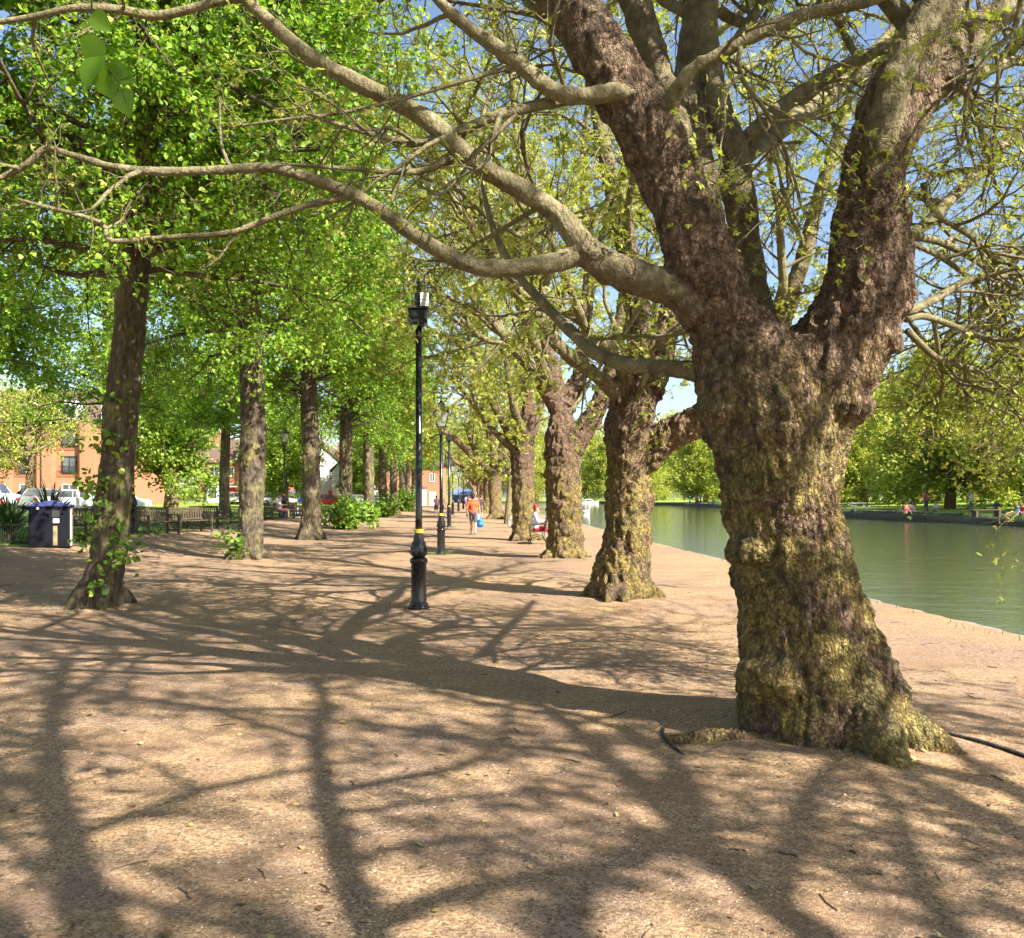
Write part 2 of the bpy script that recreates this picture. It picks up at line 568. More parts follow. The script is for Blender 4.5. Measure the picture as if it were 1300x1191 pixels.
M_PANE = glassmat('window_glass', (.05, .055, .06))
m, nt, bs, out = nmat('lantern_glass')
bs.inputs['Base Color'].default_value = (.9, .93, .9, 1); bs.inputs['Transmission Weight'].default_value = .85; bs.inputs['Roughness'].default_value = .12; bs.inputs['IOR'].default_value = 1.1
M_LGLASS = m


def cloth(name, c):
    return simple('cloth_' + name, c, tuple(v * .8 for v in c), 7, .85, .3, 25, .01)


# ------------------------------------------------------------------ camera, light, sky
cam = bpy.data.cameras.new('camera')
cam.sensor_width = 36
cam.lens = F_PX * 36 / 1300
cam.shift_y = (HY - 595.5) / 1300
cam.clip_start = .05
cam.clip_end = 4000
co_ = bpy.data.objects.new('camera', cam)
COL.objects.link(co_)
co_.location = (0, 0, EYE)
co_.rotation_euler = (math.radians(90), 0, 0)
scn.camera = co_
SUN_AZ = (0.765, -0.644)
SUN_EL = math.radians(40)
sd = Vector((SUN_AZ[0] * math.cos(SUN_EL), SUN_AZ[1] * math.cos(SUN_EL), math.sin(SUN_EL))).normalized()
sl = bpy.data.lights.new('sun', 'SUN')
sl.energy = 5.0
sl.angle = math.radians(.5)
sl.color = (1, .94, .84)
so = bpy.data.objects.new('sun', sl)
COL.objects.link(so)
so.rotation_euler = (-sd).to_track_quat('-Z', 'Y').to_euler()
so.location = (20, -20, 30)
w = bpy.data.worlds.new('World')
scn.world = w
w.use_nodes = True
sky = w.node_tree.nodes.new('ShaderNodeTexSky')
sky.sky_type = 'NISHITA'
sky.sun_disc = False
sky.sun_elevation = SUN_EL
sky.sun_rotation = math.atan2(SUN_AZ[0], SUN_AZ[1])
sky.air_density = 1.0
sky.dust_density = 1.4
sky.air_density = 1.0
w.node_tree.links.new(sky.outputs[0], w.node_tree.nodes['Background'].inputs[0])
w.node_tree.nodes['Background'].inputs[1].default_value = .082
scn.view_settings.view_transform = 'Standard'
scn.view_settings.look = 'None'
scn.view_settings.exposure = 1.62
scn.view_settings.gamma = 1
scn.cycles.max_bounces = 5
scn.cycles.diffuse_bounces = 2
scn.cycles.glossy_bounces = 2
scn.cycles.transmission_bounces = 4
scn.cycles.use_adaptive_sampling = True
scn.cycles.adaptive_threshold = .03
scn.cycles.transparent_max_bounces = 4
scn.cycles.sample_clamp_indirect = 4

# ------------------------------------------------------------------ setting
def grid(mb, Ys, xl, xr, nx, relief=0.0, power=1.0, zf=hgt):
    u = np.linspace(0, 1, nx)
    if power != 1.0: u = 1 - (1 - u) ** power
    Y = np.array(Ys)
    L = np.array([xl(y) for y in Y]); R = np.array([xr(y) for y in Y])
    X = L[:, None] + (R - L)[:, None] * u[None]
    YY = np.repeat(Y[:, None], nx, 1)
    Z = zf(X, YY)
    if relief:
        p = np.stack([X.ravel(), YY.ravel(), X.ravel() * 0], 1)
        Z = Z + relief * ((fbm(p * 1.1, 3) - .5) * 2 + .35 * (fbm(p * 5, 3) - .5)).reshape(Z.shape) * np.clip((R[:, None] - X) * 2, 0, 1)
    idx = np.arange(len(Y) * nx).reshape(len(Y), nx)
    q = np.stack([idx[:-1, :-1], idx[:-1, 1:], idx[1:, 1:], idx[1:, :-1]], -1).reshape(-1, 4)
    mb.raw(np.stack([X, YY, Z], -1).reshape(-1, 3), q)
    return X, Z


def mound(x, y):
    z = hgt(x, y)
    for (tx, ty, a, s) in ((2.1, 5.7, .07, .9), (1.75, 13.3, .06, .9), (1.38, 22, .05, .9), (-5.97, 12.3, .05, .8), (-6.7, 21.6, .05, .8)):
        z = z + a * np.exp(-((x - tx) ** 2 + (y - ty) ** 2) / (2 * s * s))
    return z


g = MB()
Ya = np.concatenate([np.linspace(-30, 1.5, 30), np.linspace(1.6, 10, 110), np.linspace(10.15, 22, 60)])
grid(g, Ya, lambda y: -9.0, edge_near, 170, .022, 1.0, mound)
grid(g, Ya[::4].tolist() + [22.0], lambda y: -120.0, lambda y: -9.0, 40, 0, 1.0, mound)
Yb = np.concatenate([np.linspace(22, 60, 60), np.linspace(62, 262, 60)])
grid(g, Yb, edge_left, edge_near, 60, .022, 1.0, mound)
grid(g, [262, 290, 330], lambda y: float(edge_left(y)), lambda y: 250.0, 30)
tag(g.build('ground', M_GROUND, smooth=True), kind='structure')

g = MB()
grid(g, np.linspace(22, 330, 80), lambda y: -160.0, edge_left, 90, 0, 1.0)
tag(g.build('lawn', M_LAWN, smooth=True), kind='structure')

g = MB()
def fz(x, y):
    return .30 + .85 * sstep(0, 45, x - np.asarray(edge_far(y)))
grid(g, np.linspace(-30, 262, 120), edge_far, lambda y: 250.0, 50, 0, 1.0, fz)
tag(g.build('far_bank_lawn', M_BANKGR, smooth=True), kind='structure')

# bank faces: a stone lip on the near side, a dark earth face on the far side
def wall_strip(fn, z1, z0, Ys, th, name, mat):
    b = MB()
    Y = np.array(Ys)
    X = fn(Y)
    jz = 0
    ring = []
    for dx, z in ((0, z0), (0, z1), (th, z1), (th, z0)):
        ring.append(np.stack([X + dx, Y, np.full(len(Y), z)], 1))
    V = np.stack(ring, 1)
    n = len(Y)
    idx = np.arange(n * 4).reshape(n, 4)
    q = np.stack([idx[:-1], np.roll(idx[:-1], -1, 1), np.roll(idx[1:], -1, 1), idx[1:]], -1).reshape(-1, 4)
    b.raw(V.reshape(-1, 3), [q])
    return tag(b.build(name, mat), kind='structure')


wall_strip(lambda y: edge_near(y) - .01 + .05 * np.sin(y * 3.1) * np.cos(y * 1.7) + .03 * np.sin(y * 11), -.012, -1, np.concatenate([np.linspace(-30, 0, 40), np.linspace(.2, 40, 400), np.linspace(41, 262, 100)]), .10, 'river_bank_face', M_CONC)
b = MB()   # uneven earth face of the far bank
Yw = np.linspace(-30, 262, 900); rows = []
for k_, (dx_, z_) in enumerate(((.06, .325), (-.12, .27), (-.3, .10), (-.42, -.1), (-.5, -.3), (-.6, -1))):
    pn = np.stack([Yw * .9, Yw * 0 + k_ * .7, Yw * 0], 1)
    rows.append(np.stack([edge_far(Yw) + dx_ - (.35 * fbm(pn, 3, 9) if k_ else 0), Yw, z_ + (fbm(pn * 1.7, 3, 4) - .5) * (.14 if 0 < k_ < 5 else .02)], 1))
Vw = np.stack(rows, 1); iw = np.arange(900 * 6).reshape(900, 6)
b.raw(Vw.reshape(-1, 3), np.stack([iw[:-1, :-1], iw[:-1, 1:], iw[1:, 1:], iw[1:, :-1]], -1).reshape(-1, 4))
tag(b.build('far_bank_face', M_MUD, smooth=True), kind='structure')
b = MB(); b.raw([[-8, 262.1, -1], [30, 262.1, -1], [30, 262.1, .3], [-8, 262.1, .3], [-8, 261.6, -1], [30, 261.6, -1], [30, 261.6, .3], [-8, 261.6, .3]], [[0, 1, 2, 3], [5, 4, 7, 6], [3, 2, 6, 7]])
tag(b.build('river_end_face', M_MUD), kind='structure')
b = MB(); b.raw([[-12, -40, -.3], [60, -40, -.3], [60, 262, -.3], [-12, 262, -.3]], [[0, 1, 2, 3]])
tag(b.build('river_water', M_WATER), kind='structure')
b = MB(); b.raw([[-2500, -600, -1.2], [2500, -600, -1.2], [2500, 3000, -1.2], [-2500, 3000, -1.2]], [[0, 1, 2, 3]])
tag(b.build('distant_ground', M_LAWN), kind='structure')
b = MB()   # street beyond the lawn, on the terrain
grid(b, [58, 61, 64, 67, 70], lambda y: -140.0, lambda y: -30.0, 60, zf=lambda x, y: hgt(x, y) + .02)
tag(b.build('road', M_TAR, smooth=True), kind='structure')
b = MB()   # dirt verge beyond the far lawn path
grid(b, np.linspace(-30, 255, 60), lambda y: edge_far(y) + 1.6, lambda y: edge_far(y) + 4.2, 4, zf=lambda x, y: fz(x, y) + .012)
tag(b.build('riverside_path', simple('pale_path', (.42, .36, .27), (.34, .29, .21), 3, .9)), kind='structure')

# ------------------------------------------------------------------ foliage and branches
LEAF_LIME = (np.array([(0, 0, 0), (.46, .22, .10), (.40, .68, .08), (0, 1.08, -.08), (-.40, .68, .08), (-.46, .22, .10)]), np.array([(0, 1, 2, 3), (0, 3, 4, 5)]))
def _lobed():
    V, F = [], []
    for a, s in ((0, 1.0), (58, .82), (-58, .82)):
        ca, sa = math.cos(math.radians(a)), math.sin(math.radians(a))
        n = len(V)
        for x, y, z in ((0, 0, 0), (.24, .5, .05), (0, 1.0, -.06), (-.24, .5, .05)):
            x, y = x * s, y * s
            V.append((x * ca + y * sa, -x * sa + y * ca, z + abs(a) * .0012))
        F.append((n, n + 1, n + 2, n + 3))
    return np.array(V), np.array(F)
LEAF_PLANE = _lobed()
LEAF_QUAD = (np.array([(0, 0, 0), (.5, .5, .14), (0, 1, 0), (-.5, .5, .14)]), np.array([(0, 1, 2, 3)]))


def nz(v):
    return v / (np.linalg.norm(v, axis=-1, keepdims=True) + 1e-9)


def leaves(mb, pos, dr, size, tmpl, rng, up=.7, droop=.35, rnd=.7):
    N = len(pos)
    n = nz(rng.normal(size=(N, 3)) * .8 + np.array([.25, -.2, 1.0]) * up)
    d = nz(dr + rng.normal(size=(N, 3)) * rnd + np.array([0, 0, -droop]))
    d = nz(d - n * (d * n).sum(1, keepdims=True))
    b = np.cross(d, n)
    T, F = tmpl
    V = pos[:, None] + size[:, None, None] * (T[None, :, 0, None] * b[:, None] + T[None, :, 1, None] * d[:, None] + T[None, :, 2, None] * n[:, None])
    k = len(T)
    Fi = (F[None] + (np.arange(N) * k)[:, None, None]).reshape(-1, F.shape[1])
    mb.raw(V.reshape(-1, 3), Fi, np.repeat(rng.random(N), k))


def kids(Pn, R, cnt, rng, t=(.2, 1), L=(1, 1), rel=False, nseg=5, ang=(40, 70), up=0.0, wander=.15, rk=.6, lenf=None, rmin=.002, taper=.25, bias=None):
    """child branches of a batch of branches"""
    M, n, _ = Pn.shape
    pi = np.repeat(np.arange(M), cnt)
    K = len(pi)
    tt = t[0] + (t[1] - t[0]) * ((np.tile(np.arange(cnt), M) + rng.random(K)) / cnt)
    f = np.clip(tt, 0, .999) * (n - 1)
    i = f.astype(int)
    fr = (f - i)[:, None]
    base = Pn[pi, i] * (1 - fr) + Pn[pi, i + 1] * fr
    tan = nz(Pn[pi, i + 1] - Pn[pi, i])
    pr = R[pi, i] * (1 - fr[:, 0]) + R[pi, i + 1] * fr[:, 0]
    per = rng.normal(size=(K, 3))
    if bias is not None: per = per + np.array(bias)
    per = nz(per - tan * (per * tan).sum(1, keepdims=True))
    a = np.radians(ang[0] + (ang[1] - ang[0]) * rng.random(K))[:, None]
    d = nz(np.cos(a) * tan + np.sin(a) * per)
    ln = L[0] + (L[1] - L[0]) * rng.random(K)
    if lenf is not None: ln = ln * lenf(tt, base)
    rad = np.minimum(pr * .75, rk * .03 * ln + rmin)
    pts = [base]
    for s in range(nseg):
        d = nz(d + rng.normal(size=(K, 3)) * wander + np.array([0, 0, up]))
        pts.append(pts[-1] + d * (ln / nseg)[:, None])
    Q = np.stack(pts, 1)
    rr = rad[:, None] * np.linspace(1, taper, nseg + 1)[None]
    return Q, np.maximum(rr, rmin * .6)


def tips(Pn, rng, per, t=(.3, 1), jit=.02):
    M, n, _ = Pn.shape
    pi = np.repeat(np.arange(M), per)
    f = np.clip(t[0] + (t[1] - t[0]) * rng.random(len(pi)), 0, .999) * (n - 1)
    i = f.astype(int)
    fr = (f - i)[:, None]
    p = Pn[pi, i] * (1 - fr) + Pn[pi, i + 1] * fr
    return p + rng.normal(size=p.shape) * jit, nz(Pn[pi, i + 1] - Pn[pi, i])


def resample(pts, n):
    pts = np.asarray(pts, float)
    k = len(pts)
    # catmull-rom through the points
    ext = np.vstack([2 * pts[0] - pts[1], pts, 2 * pts[-1] - pts[-2]])
    u = np.linspace(0, k - 1 - 1e-6, n)
    i = u.astype(int)
    f = (u - i)[:, None]
    p0, p1, p2, p3 = ext[i], ext[i + 1], ext[i + 2], ext[i + 3]
    return .5 * ((2 * p1) + (-p0 + p2) * f + (2 * p0 - 5 * p1 + 4 * p2 - p3) * f ** 2 + (-p0 + 3 * p1 - 3 * p2 + p3) * f ** 3)


def limb(pts):
    """[(px,py,width_px,Y)...] -> world xyz and radius"""
    out = []
    for px, py, w_, Y in pts:
        out.append([*P(px, py, Y), w_ / 2 / F_PX * Y])
    out = np.array(out)
    n = max(8, len(out) * 4)
    r = resample(out, n)
    return r[:, :3], np.maximum(r[:, 3], .003)


def lumpy(V, N, rad, seed, amp=1.0):
    w = np.clip(rad / .3, .13, 1.1) * amp * (.72 + .28 * sstep(.0, .6, V[:, 2]))
    pl = V * np.array([2.4, 2.4, .85])
    d = .085 * (fbm(pl, 3, seed) - .5)
    d += .085 * (.5 - worley(V * np.array([4.2, 4.2, 3.0]), seed)) * .55
    wp = V + .05 * np.stack([vnoise(V * 7, 31), vnoise(V * 7, 32), vnoise(V * 7, 33)], 1)
    d += .020 * (.55 - worley(wp * 12.0, seed + 5))
    d += .040 * (np.abs(2 * vnoise(wp * np.array([17, 17, 5.5]), seed + 2) - 1) - .45)
    d += .016 * (np.abs(2 * vnoise(wp * 34.0, seed + 8) - 1) - .45)
    d += .022 * (fbm(V * np.array([19, 19, 11.]), 3, seed + 3) - .5)
    return V + N * (d * w)[:, None]


def burr_trunk(limbs, voxel, seed, parent, amp=1.0, smooth=5, mat=None, name='trunk'):
    mb = MB()
    C, R = [], []
    for p, r in limbs:
        mb.tube(p, r, 16)
        C.append(p); R.append(r)
    C = np.concatenate(C); R = np.concatenate(R)
    V, Q, N = remesh(mb, voxel, smooth)
    rad = np.empty(len(V))
    for s in range(0, len(V), 20000):
        d = np.sqrt(((V[s:s + 20000, None] - C[None]) ** 2).sum(2)) - R[None]
        rad[s:s + 20000] = R[np.argmin(d, 1)]
    V = lumpy(V, N, np.where(V[:, 2] < .7, np.maximum(rad, .2), rad), seed, amp)
    rad = np.where(V[:, 2] < .7, np.maximum(rad, .3), rad)
    m2 = MB().raw(V, Q, rad)
    return m2.build(name, mat or M_PBARK, parent, smooth=True, attr=True)


# ---- the great plane tree in front, traced limb by limb
T1 = empty('plane_tree', (2.09, 5.7, 0), 0, 'nearest plane tree, huge gnarled trunk with knobbly ochre bark forking above', 'tree', 'plane trees along the river')
D = 5.7
A = [
 [(1046, 1010, 232, D), (1046, 935, 214, D), (1040, 880, 202, D), (1028, 820, 174, D), (1017, 760, 158, D), (1003, 700, 150, D), (989, 630, 143, D), (983, 580, 152, D), (975, 530, 165, D), (955, 470, 146, D), (935, 430, 112, D), (914, 390, 92, 5.65), (896, 345, 96, 5.6), (882, 300, 88, 5.6), (862, 250, 82, 5.6), (840, 200, 80, 5.6), (813, 150, 82, 5.6), (782, 100, 76, 5.6), (752, 50, 72, 5.6), (718, 0, 70, 5.6), (670, -80, 60, 5.6), (610, -190, 48, 5.5), (560, -320, 34, 5.4), (530, -460, 20, 5.3)],
 [(1020, 640, 90, D), (1030, 560, 100, D), (1040, 500, 130, D), (1060, 450, 130, D), (1083, 410, 116, 5.65), (1100, 370, 106, 5.6), (1103, 320, 98, 5.6), (1103, 270, 90, 5.6), (1106, 225, 80, 5.6), (1116, 180, 74, 5.6), (1132, 135, 72, 5.6), (1150, 100, 66, 5.6), (1172, 55, 56, 5.55), (1196, 0, 60, 5.5), (1230, -80, 52, 5.5), (1260, -200, 42, 5.5), (1250, -340, 30, 5.5), (1265, -480, 18, 5.5)],
 [(1112, 200, 40, 5.45), (1128, 130, 42, 5.4), (1152, 65, 40, 5.4), (1186, 0, 38, 5.4), (1215, -80, 32, 5.3), (1230, -200, 24, 5.1), (1290, -330, 16, 5.0)],
 [(1120, 210, 50, 5.6), (1160, 130, 58, 5.75), (1192, 85, 54, 5.85), (1225, 50, 48, 5.95), (1262, 22, 38, 6.0), (1310, -10, 30, 6.1), (1390, -70, 24, 6.2), (1480, -160, 16, 6.3)],
 [(990, 480, 60, 5.95), (968, 420, 50, 6.05), (956, 370, 44, 6.15), (946, 310, 42, 6.2), (938, 250, 42, 6.2), (930, 190, 38, 6.2), (915, 140, 30, 6.2), (905, 90, 25, 6.25), (900, 20, 23, 6.3), (905, -80, 20, 6.3), (890, -200, 14, 6.3)],
 [(905, 330, 50, 5.9), (893, 250, 46, 6.15), (881, 180, 42, 6.3), (876, 110, 42, 6.4), (882, 50, 42, 6.4), (886, 0, 40, 6.4), (880, -100, 34, 6.5), (900, -240, 24, 6.6), (880, -400, 14, 6.7)],
 [(868, 210, 44, 5.9), (848, 130, 40, 6.1), (826, 60, 40, 6.2), (806, 0, 40, 6.3), (775, -100, 32, 6.4), (760, -230, 22, 6.5), (720, -380, 12, 6.5)],
 [(895, 400, 66, 5.6), (866, 372, 54, 5.6), (830, 358, 44, 5.58), (785, 345, 42, 5.55), (748, 322, 42, 5.5), (728, 296, 34, 5.5), (700, 266, 29, 5.5), (650, 234, 27, 5.45), (600, 204, 26, 5.4), (540, 150, 25, 5.35), (470, 113, 23, 5.3), (400, 76, 21, 5.25), (352, 36, 19, 5.2), (312, 0, 16, 5.2), (270, -50, 13, 5.1), (200, -130, 9, 5.0)],
 [(752, 322, 36, 5.5), (730, 326, 30, 5.5), (700, 334, 26, 5.45), (640, 341, 24, 5.4), (590, 334, 23, 5.35), (540, 308, 22, 5.3), (490, 272, 20, 5.25), (450, 248, 18, 5.2), (400, 229, 15, 5.15), (345, 213, 14, 5.1), (280, 216, 13, 5.1), (200, 218, 12, 5.05), (140, 211, 11, 5.0), (95, 198, 10, 5.0), (58, 189, 10, 5.0), (38, 206, 9, 5.0), (0, 226, 8, 5.0), (-60, 240, 6, 4.9)],
 [(830, 135, 34, 5.5), (790, 118, 26, 5.45), (745, 122, 23, 5.4), (705, 117, 21, 5.4), (670, 90, 22, 5.35), (636, 64, 20, 5.3), (602, 40, 17, 5.3), (570, 14, 14, 5.25), (540, -20, 11, 5.2), (500, -90, 8, 5.1)],
 [(838, 185, 30, 5.62), (848, 145, 26, 5.5), (860, 114, 21, 5.4), (878, 90, 20, 5.35), (912, 70, 19, 5.3), (965, 42, 18, 5.25), (1030, 16, 17, 5.2), (1108, 0, 15, 5.1), (1180, -40, 12, 5.0)],
 [(900, 478, 30, 5.75), (872, 470, 24, 5.8), (830, 466, 21, 5.9), (790, 461, 20, 6.1), (755, 447, 18, 6.3), (722, 418, 16, 6.5), (690, 385, 14, 6.7), (660, 352, 12, 6.9), (630, 300, 9, 7.1), (610, 230, 6, 7.2)],
 [(1262, 22, 30, 6.0), (1310, -10, 28, 6.1), (1390, -70, 24, 6.1), (1600, -200, 21, 5.8), (1900, -330, 17, 5.4), (2300, -480, 12, 5.0), (2700, -560, 7, 4.8)],
 [(1240, -120, 40, 5.5), (1330, -220, 30, 6.2), (1450, -270, 24, 7.2), (1560, -300, 19, 8.6), (1640, -330, 12, 10.2), (1700, -340, 7, 11.8)],
]
A = [limb(x) for x in A]
def gp(px, py): return np.array([(px - CX) / F_PX * 1731 / (py - 631), 1731 / (py - 631)])
def root(x0, y0, z0, x1, y1, r0, r1):
    p = np.array([[x0, y0, z0, r0], [x0 * .6 + x1 * .4, y0 * .6 + y1 * .4, z0 * .45, r0 * .85], [x0 * .25 + x1 * .75, y0 * .25 + y1 * .75, .05, (r0 + r1) * .45], [x1, y1, -.03, r1]])
    q = resample(p, 12)
    return q[:, :3], q[:, 3]
roots1 = [root(2.16, 5.5, .5, 2.26, 4.86, .2, .07), root(2.12, 5.7, .28, 2.78, 5.12, .24, .035), root(2.3, 5.9, .5, 2.65, 6.3, .2, .06), root(2.05, 5.5, .4, 1.88, 5.2, .2, .06),
          root(2.1, 6.0, .5, 2.1, 6.5, .2, .06), root(2.08, 5.5, .6, 2.05, 5.12, .14, .08)]
burrs1 = []
for px, py, w_, Y in ((1066, 515, 90, 5.6), (930, 520, 80, 5.6), (1192, 100, 66, 5.8), (1105, 430, 80, 5.6), (960, 700, 80, 5.6), (1060, 845, 100, 5.55), (1000, 560, 100, 5.55), (920, 395, 80, 5.6), (1120, 350, 60, 5.6), (985, 860, 100, 5.5), (1085, 880, 70, 5.6)):
    c = P(px, py, Y); r = w_ / 2 / F_PX * Y
    burrs1.append((np.array([c - [0, 0, r * .7], c - [0, 0, r * .35], c, c + [0, 0, r * .35], c + [0, 0, r * .7]]), np.array([.45, .9, 1, .9, .45]) * r))
shift = np.array([2.09, 5.7, 0])
rk_ = np.random.default_rng(3)
for p_, r_ in A[7:11] + A[2:3]:
    for q_ in range(7):
        i_ = rk_.integers(4, len(p_) - 3); a_ = rk_.normal(size=3); rr_ = r_[i_] * (.5 + .35 * rk_.random())
        c_ = p_[i_] + nz(a_) * r_[i_] * .55; t_ = nz(p_[i_ + 1] - p_[i_ - 1]) * rr_
        burrs1.append((np.array([c_ - t_ * 1.1, c_ - t_ * .5, c_, c_ + t_ * .5, c_ + t_ * 1.1]), np.array([.4, .85, 1, .85, .4]) * rr_))
def rel(lims, s): return [(p - s, r) for p, r in lims]
lumps = rel(A + roots1 + burrs1, shift)
burr_trunk(lumps, .0135, 3, T1, 1.0, 4)

rng = np.random.default_rng(14)
def pad(lims, n=24):
    return np.stack([resample(np.column_stack([p, r]), n) for p, r in lims])
thin1 = [
 [(655, 84, 8, 5.33), (620, 93, 7, 5.3), (580, 105, 6.5, 5.25), (500, 128, 6, 5.2), (440, 142, 5, 5.2), (360, 152, 4, 5.1), (290, 162, 3, 5.1)],
 [(568, 200, 10, 5.4), (545, 214, 9, 5.35), (515, 219, 8, 5.3), (450, 215, 6, 5.25), (400, 211, 5, 5.2), (345, 207, 4, 5.1)],
 [(445, 250, 10, 5.2), (420, 254, 10, 5.2), (385, 262, 8.5, 5.2), (340, 278, 8, 5.15), (290, 296, 7.5, 5.1), (215, 301, 7, 5.1), (150, 307, 7, 5.1), (136, 300, 6.5, 5.1), (130, 284, 6, 5.1), (95, 272, 6, 5.1), (55, 262, 5, 5.0), (22, 253, 4, 5.0)],
 [(312, -2, 12, 5.2), (285, 0, 11, 5.2), (250, 9, 11, 5.2), (200, 20, 12, 5.2), (150, 12, 11, 5.1), (95, 10, 9, 5.0), (40, 22, 8, 5.0), (-30, 32, 6, 5.0)],
 [(1150, 398, 12, 5.7), (1190, 378, 11, 5.8), (1228, 356, 9, 5.9), (1270, 352, 8, 6.0), (1330, 352, 6, 6.0), (1400, 380, 4, 6.1)],
 [(1150, 405, 10, 5.7), (1175, 402, 9, 5.8), (1220, 418, 8, 5.9), (1275, 442, 7, 6.0), (1330, 480, 5, 6.1)],
 [(1172, 232, 8, 5.75), (1180, 262, 8, 5.8), (1202, 282, 7.5, 5.9), (1232, 300, 7, 5.9), (1262, 330, 6, 6.0), (1275, 365, 5, 6.0), (1262, 400, 4, 6.0), (1258, 430, 3, 6.0)],
 [(1150, 305, 15, 5.9), (1180, 280, 15, 6.3), (1215, 245, 15, 6.8), (1255, 205, 15, 7.3), (1310, 150, 14, 7.8), (1400, 60, 11, 8.4)],
 [(1150, 300, 11, 5.9), (1190, 306, 10, 6.2), (1230, 325, 9, 6.5), (1262, 345, 8, 6.8), (1310, 365, 6, 7.0), (1380, 420, 4, 7.2)],
 [(1160, 310, 7, 5.8), (1200, 330, 7, 6.0), (1240, 362, 6, 6.2), (1262, 400, 5, 6.3), (1300, 440, 4, 6.5)],
 [(1180, 108, 20, 5.85), (1205, 100, 18, 5.9), (1245, 92, 15, 6.0), (1300, 74, 13, 6.2), (1380, 60, 9, 6.3)],
 [(947, 178, 22, 6.2), (968, 158, 22, 6.25), (1000, 130, 20, 6.4), (1040, 102, 18, 6.6), (1090, 75, 16, 6.8), (1130, 55, 14, 7.0), (1190, 20, 10, 7.2), (1260, -40, 7, 7.4)],
 [(935, 215, 18, 6.3), (955, 195, 18, 6.6), (1010, 150, 26, 8.0), (1060, 115, 26, 8.5), (1110, 70, 22, 9.0), (1170, 0, 18, 9.5), (1240, -90, 12, 10)],
 [(1046, 445, 9, 6.2), (1110, 360, 6, 6.8), (1180, 440, 6, 6.9), (1240, 480, 4, 7.0)],
 [(940, 60, 7, 5.25), (938, 80, 7, 5.25), (945, 105, 6, 5.3), (968, 135, 6, 5.3), (985, 165, 5.5, 5.3), (1000, 200, 5, 5.4), (1015, 250, 3, 5.4)],
 [(1300, -60, 9, 5.6), (1290, 30, 8, 5.6), (1240, 90, 6, 5.6), (1225, 150, 5, 5.6), (1240, 220, 3, 5.6)],
 [(1152, 420, 9, 5.8), (1190, 455, 8, 6.0), (1235, 470, 7, 6.2), (1290, 500, 6, 6.4), (1340, 560, 4, 6.5)],
 [(1420, 150, 14, 6.4), (1350, 250, 11, 6.6), (1290, 330, 9, 6.8), (1230, 420, 6, 7.0), (1180, 470, 4, 7.1), (1150, 520, 3, 7.1)],
 [(1480, 260, 12, 6.6), (1400, 340, 10, 6.8), (1330, 420, 7, 7.0), (1290, 480, 5, 7.0), (1275, 530, 3, 7.0)],
]
thin1 = [limb(x) for x in thin1]
S1 = pad(rel(A, shift))
S1t = pad(rel(thin1, shift))
mbb = MB()
mbb.tubes(S1t[:, :, :3], S1t[:, :, 3], 8, True, S1t[:, :, 3].mean(1))
crown_l = MB()
def spray(mbb, crown, par_P, par_R, rng, n1, n2, n3, L1, L2, L3, t1=(.25, 1), up1=.05, up2=0, up3=-.06, per=7, size=(.03, .06), tmpl=LEAF_PLANE, lt=(.15, 1), bias=None, jit=.03):
    Q1, R1 = kids(par_P, par_R, n1, rng, t1, L1, nseg=7, ang=(30, 75), up=up1, wander=.2, rk=.75, bias=bias)
    Q2, R2 = kids(Q1, R1, n2, rng, (.15, 1), L2, nseg=5, ang=(30, 70), up=up2, wander=.22, rk=.55)
    Q3, R3 = kids(Q2, R2, n3, rng, (.15, 1), L3, nseg=4, ang=(30, 75), up=up3, wander=.25, rk=.45)
    mbb.tubes(Q1, R1, 6, False, R1.mean(1)); mbb.tubes(Q2, R2, 4, False, R2.mean(1)); mbb.tubes(Q3, R3, 3, False, R3.mean(1))
    if per:
        p, d = tips(Q3, rng, per, lt, jit)
        leaves(crown, p, d, size[0] + (size[1] - size[0]) * rng.random(len(p)), tmpl, rng)
# limbs going up and out of the picture carry the crown
up = S1[[0, 1, 2, 3, 4, 5, 6, 12, 13]]
spray(mbb, crown_l, up[:, 14:, :3], up[:, 14:, 3], rng, 9, 8, 7, (1.8, 3.6), (.7, 1.3), (.25, .55), (.2, 1), .09, .02, -.03, 3, (.03, .06), bias=(.3, 1.3, .2))
# long side limbs: few twigs
side = S1[[7, 8, 9, 10, 11]]
spray(mbb, crown_l, side[:, 8:, :3], side[:, 8:, 3], rng, 5, 3, 3, (.3, .8), (.15, .35), (.08, .2), (.1, 1), .03, 0, -.04, 2, (.02, .04))
spray(mbb, crown_l, S1t[:4, 6:, :3], S1t[:4, 6:, 3], rng, 5, 3, 3, (.25, .6), (.12, .3), (.08, .18), (.1, 1), .0, 0, -.04, 2, (.02, .04))
# river side: a net of hanging twigs
rs = S1t[[4, 5, 6, 7, 8, 9, 10, 15, 16, 17, 18]]
spray(mbb, crown_l, rs[:, 4:, :3], rs[:, 4:, 3], rng, 9, 6, 5, (.6, 1.5), (.25, .6), (.12, .3), (.05, 1), -.015, -.02, -.03, 3, (.022, .048))
md = S1t[[11, 12, 14]]
spray(mbb, crown_l, md[:, 4:, :3], md[:, 4:, 3], rng, 9, 6, 4, (.6, 1.5), (.25, .6), (.12, .3), (.1, 1), .02, 0, -.04, 3, (.03, .055))
mbb.build('branches', M_PBARK, T1, smooth=True, attr=True)
crown_l.build('crown', M_PLANE, T1, attr=True)


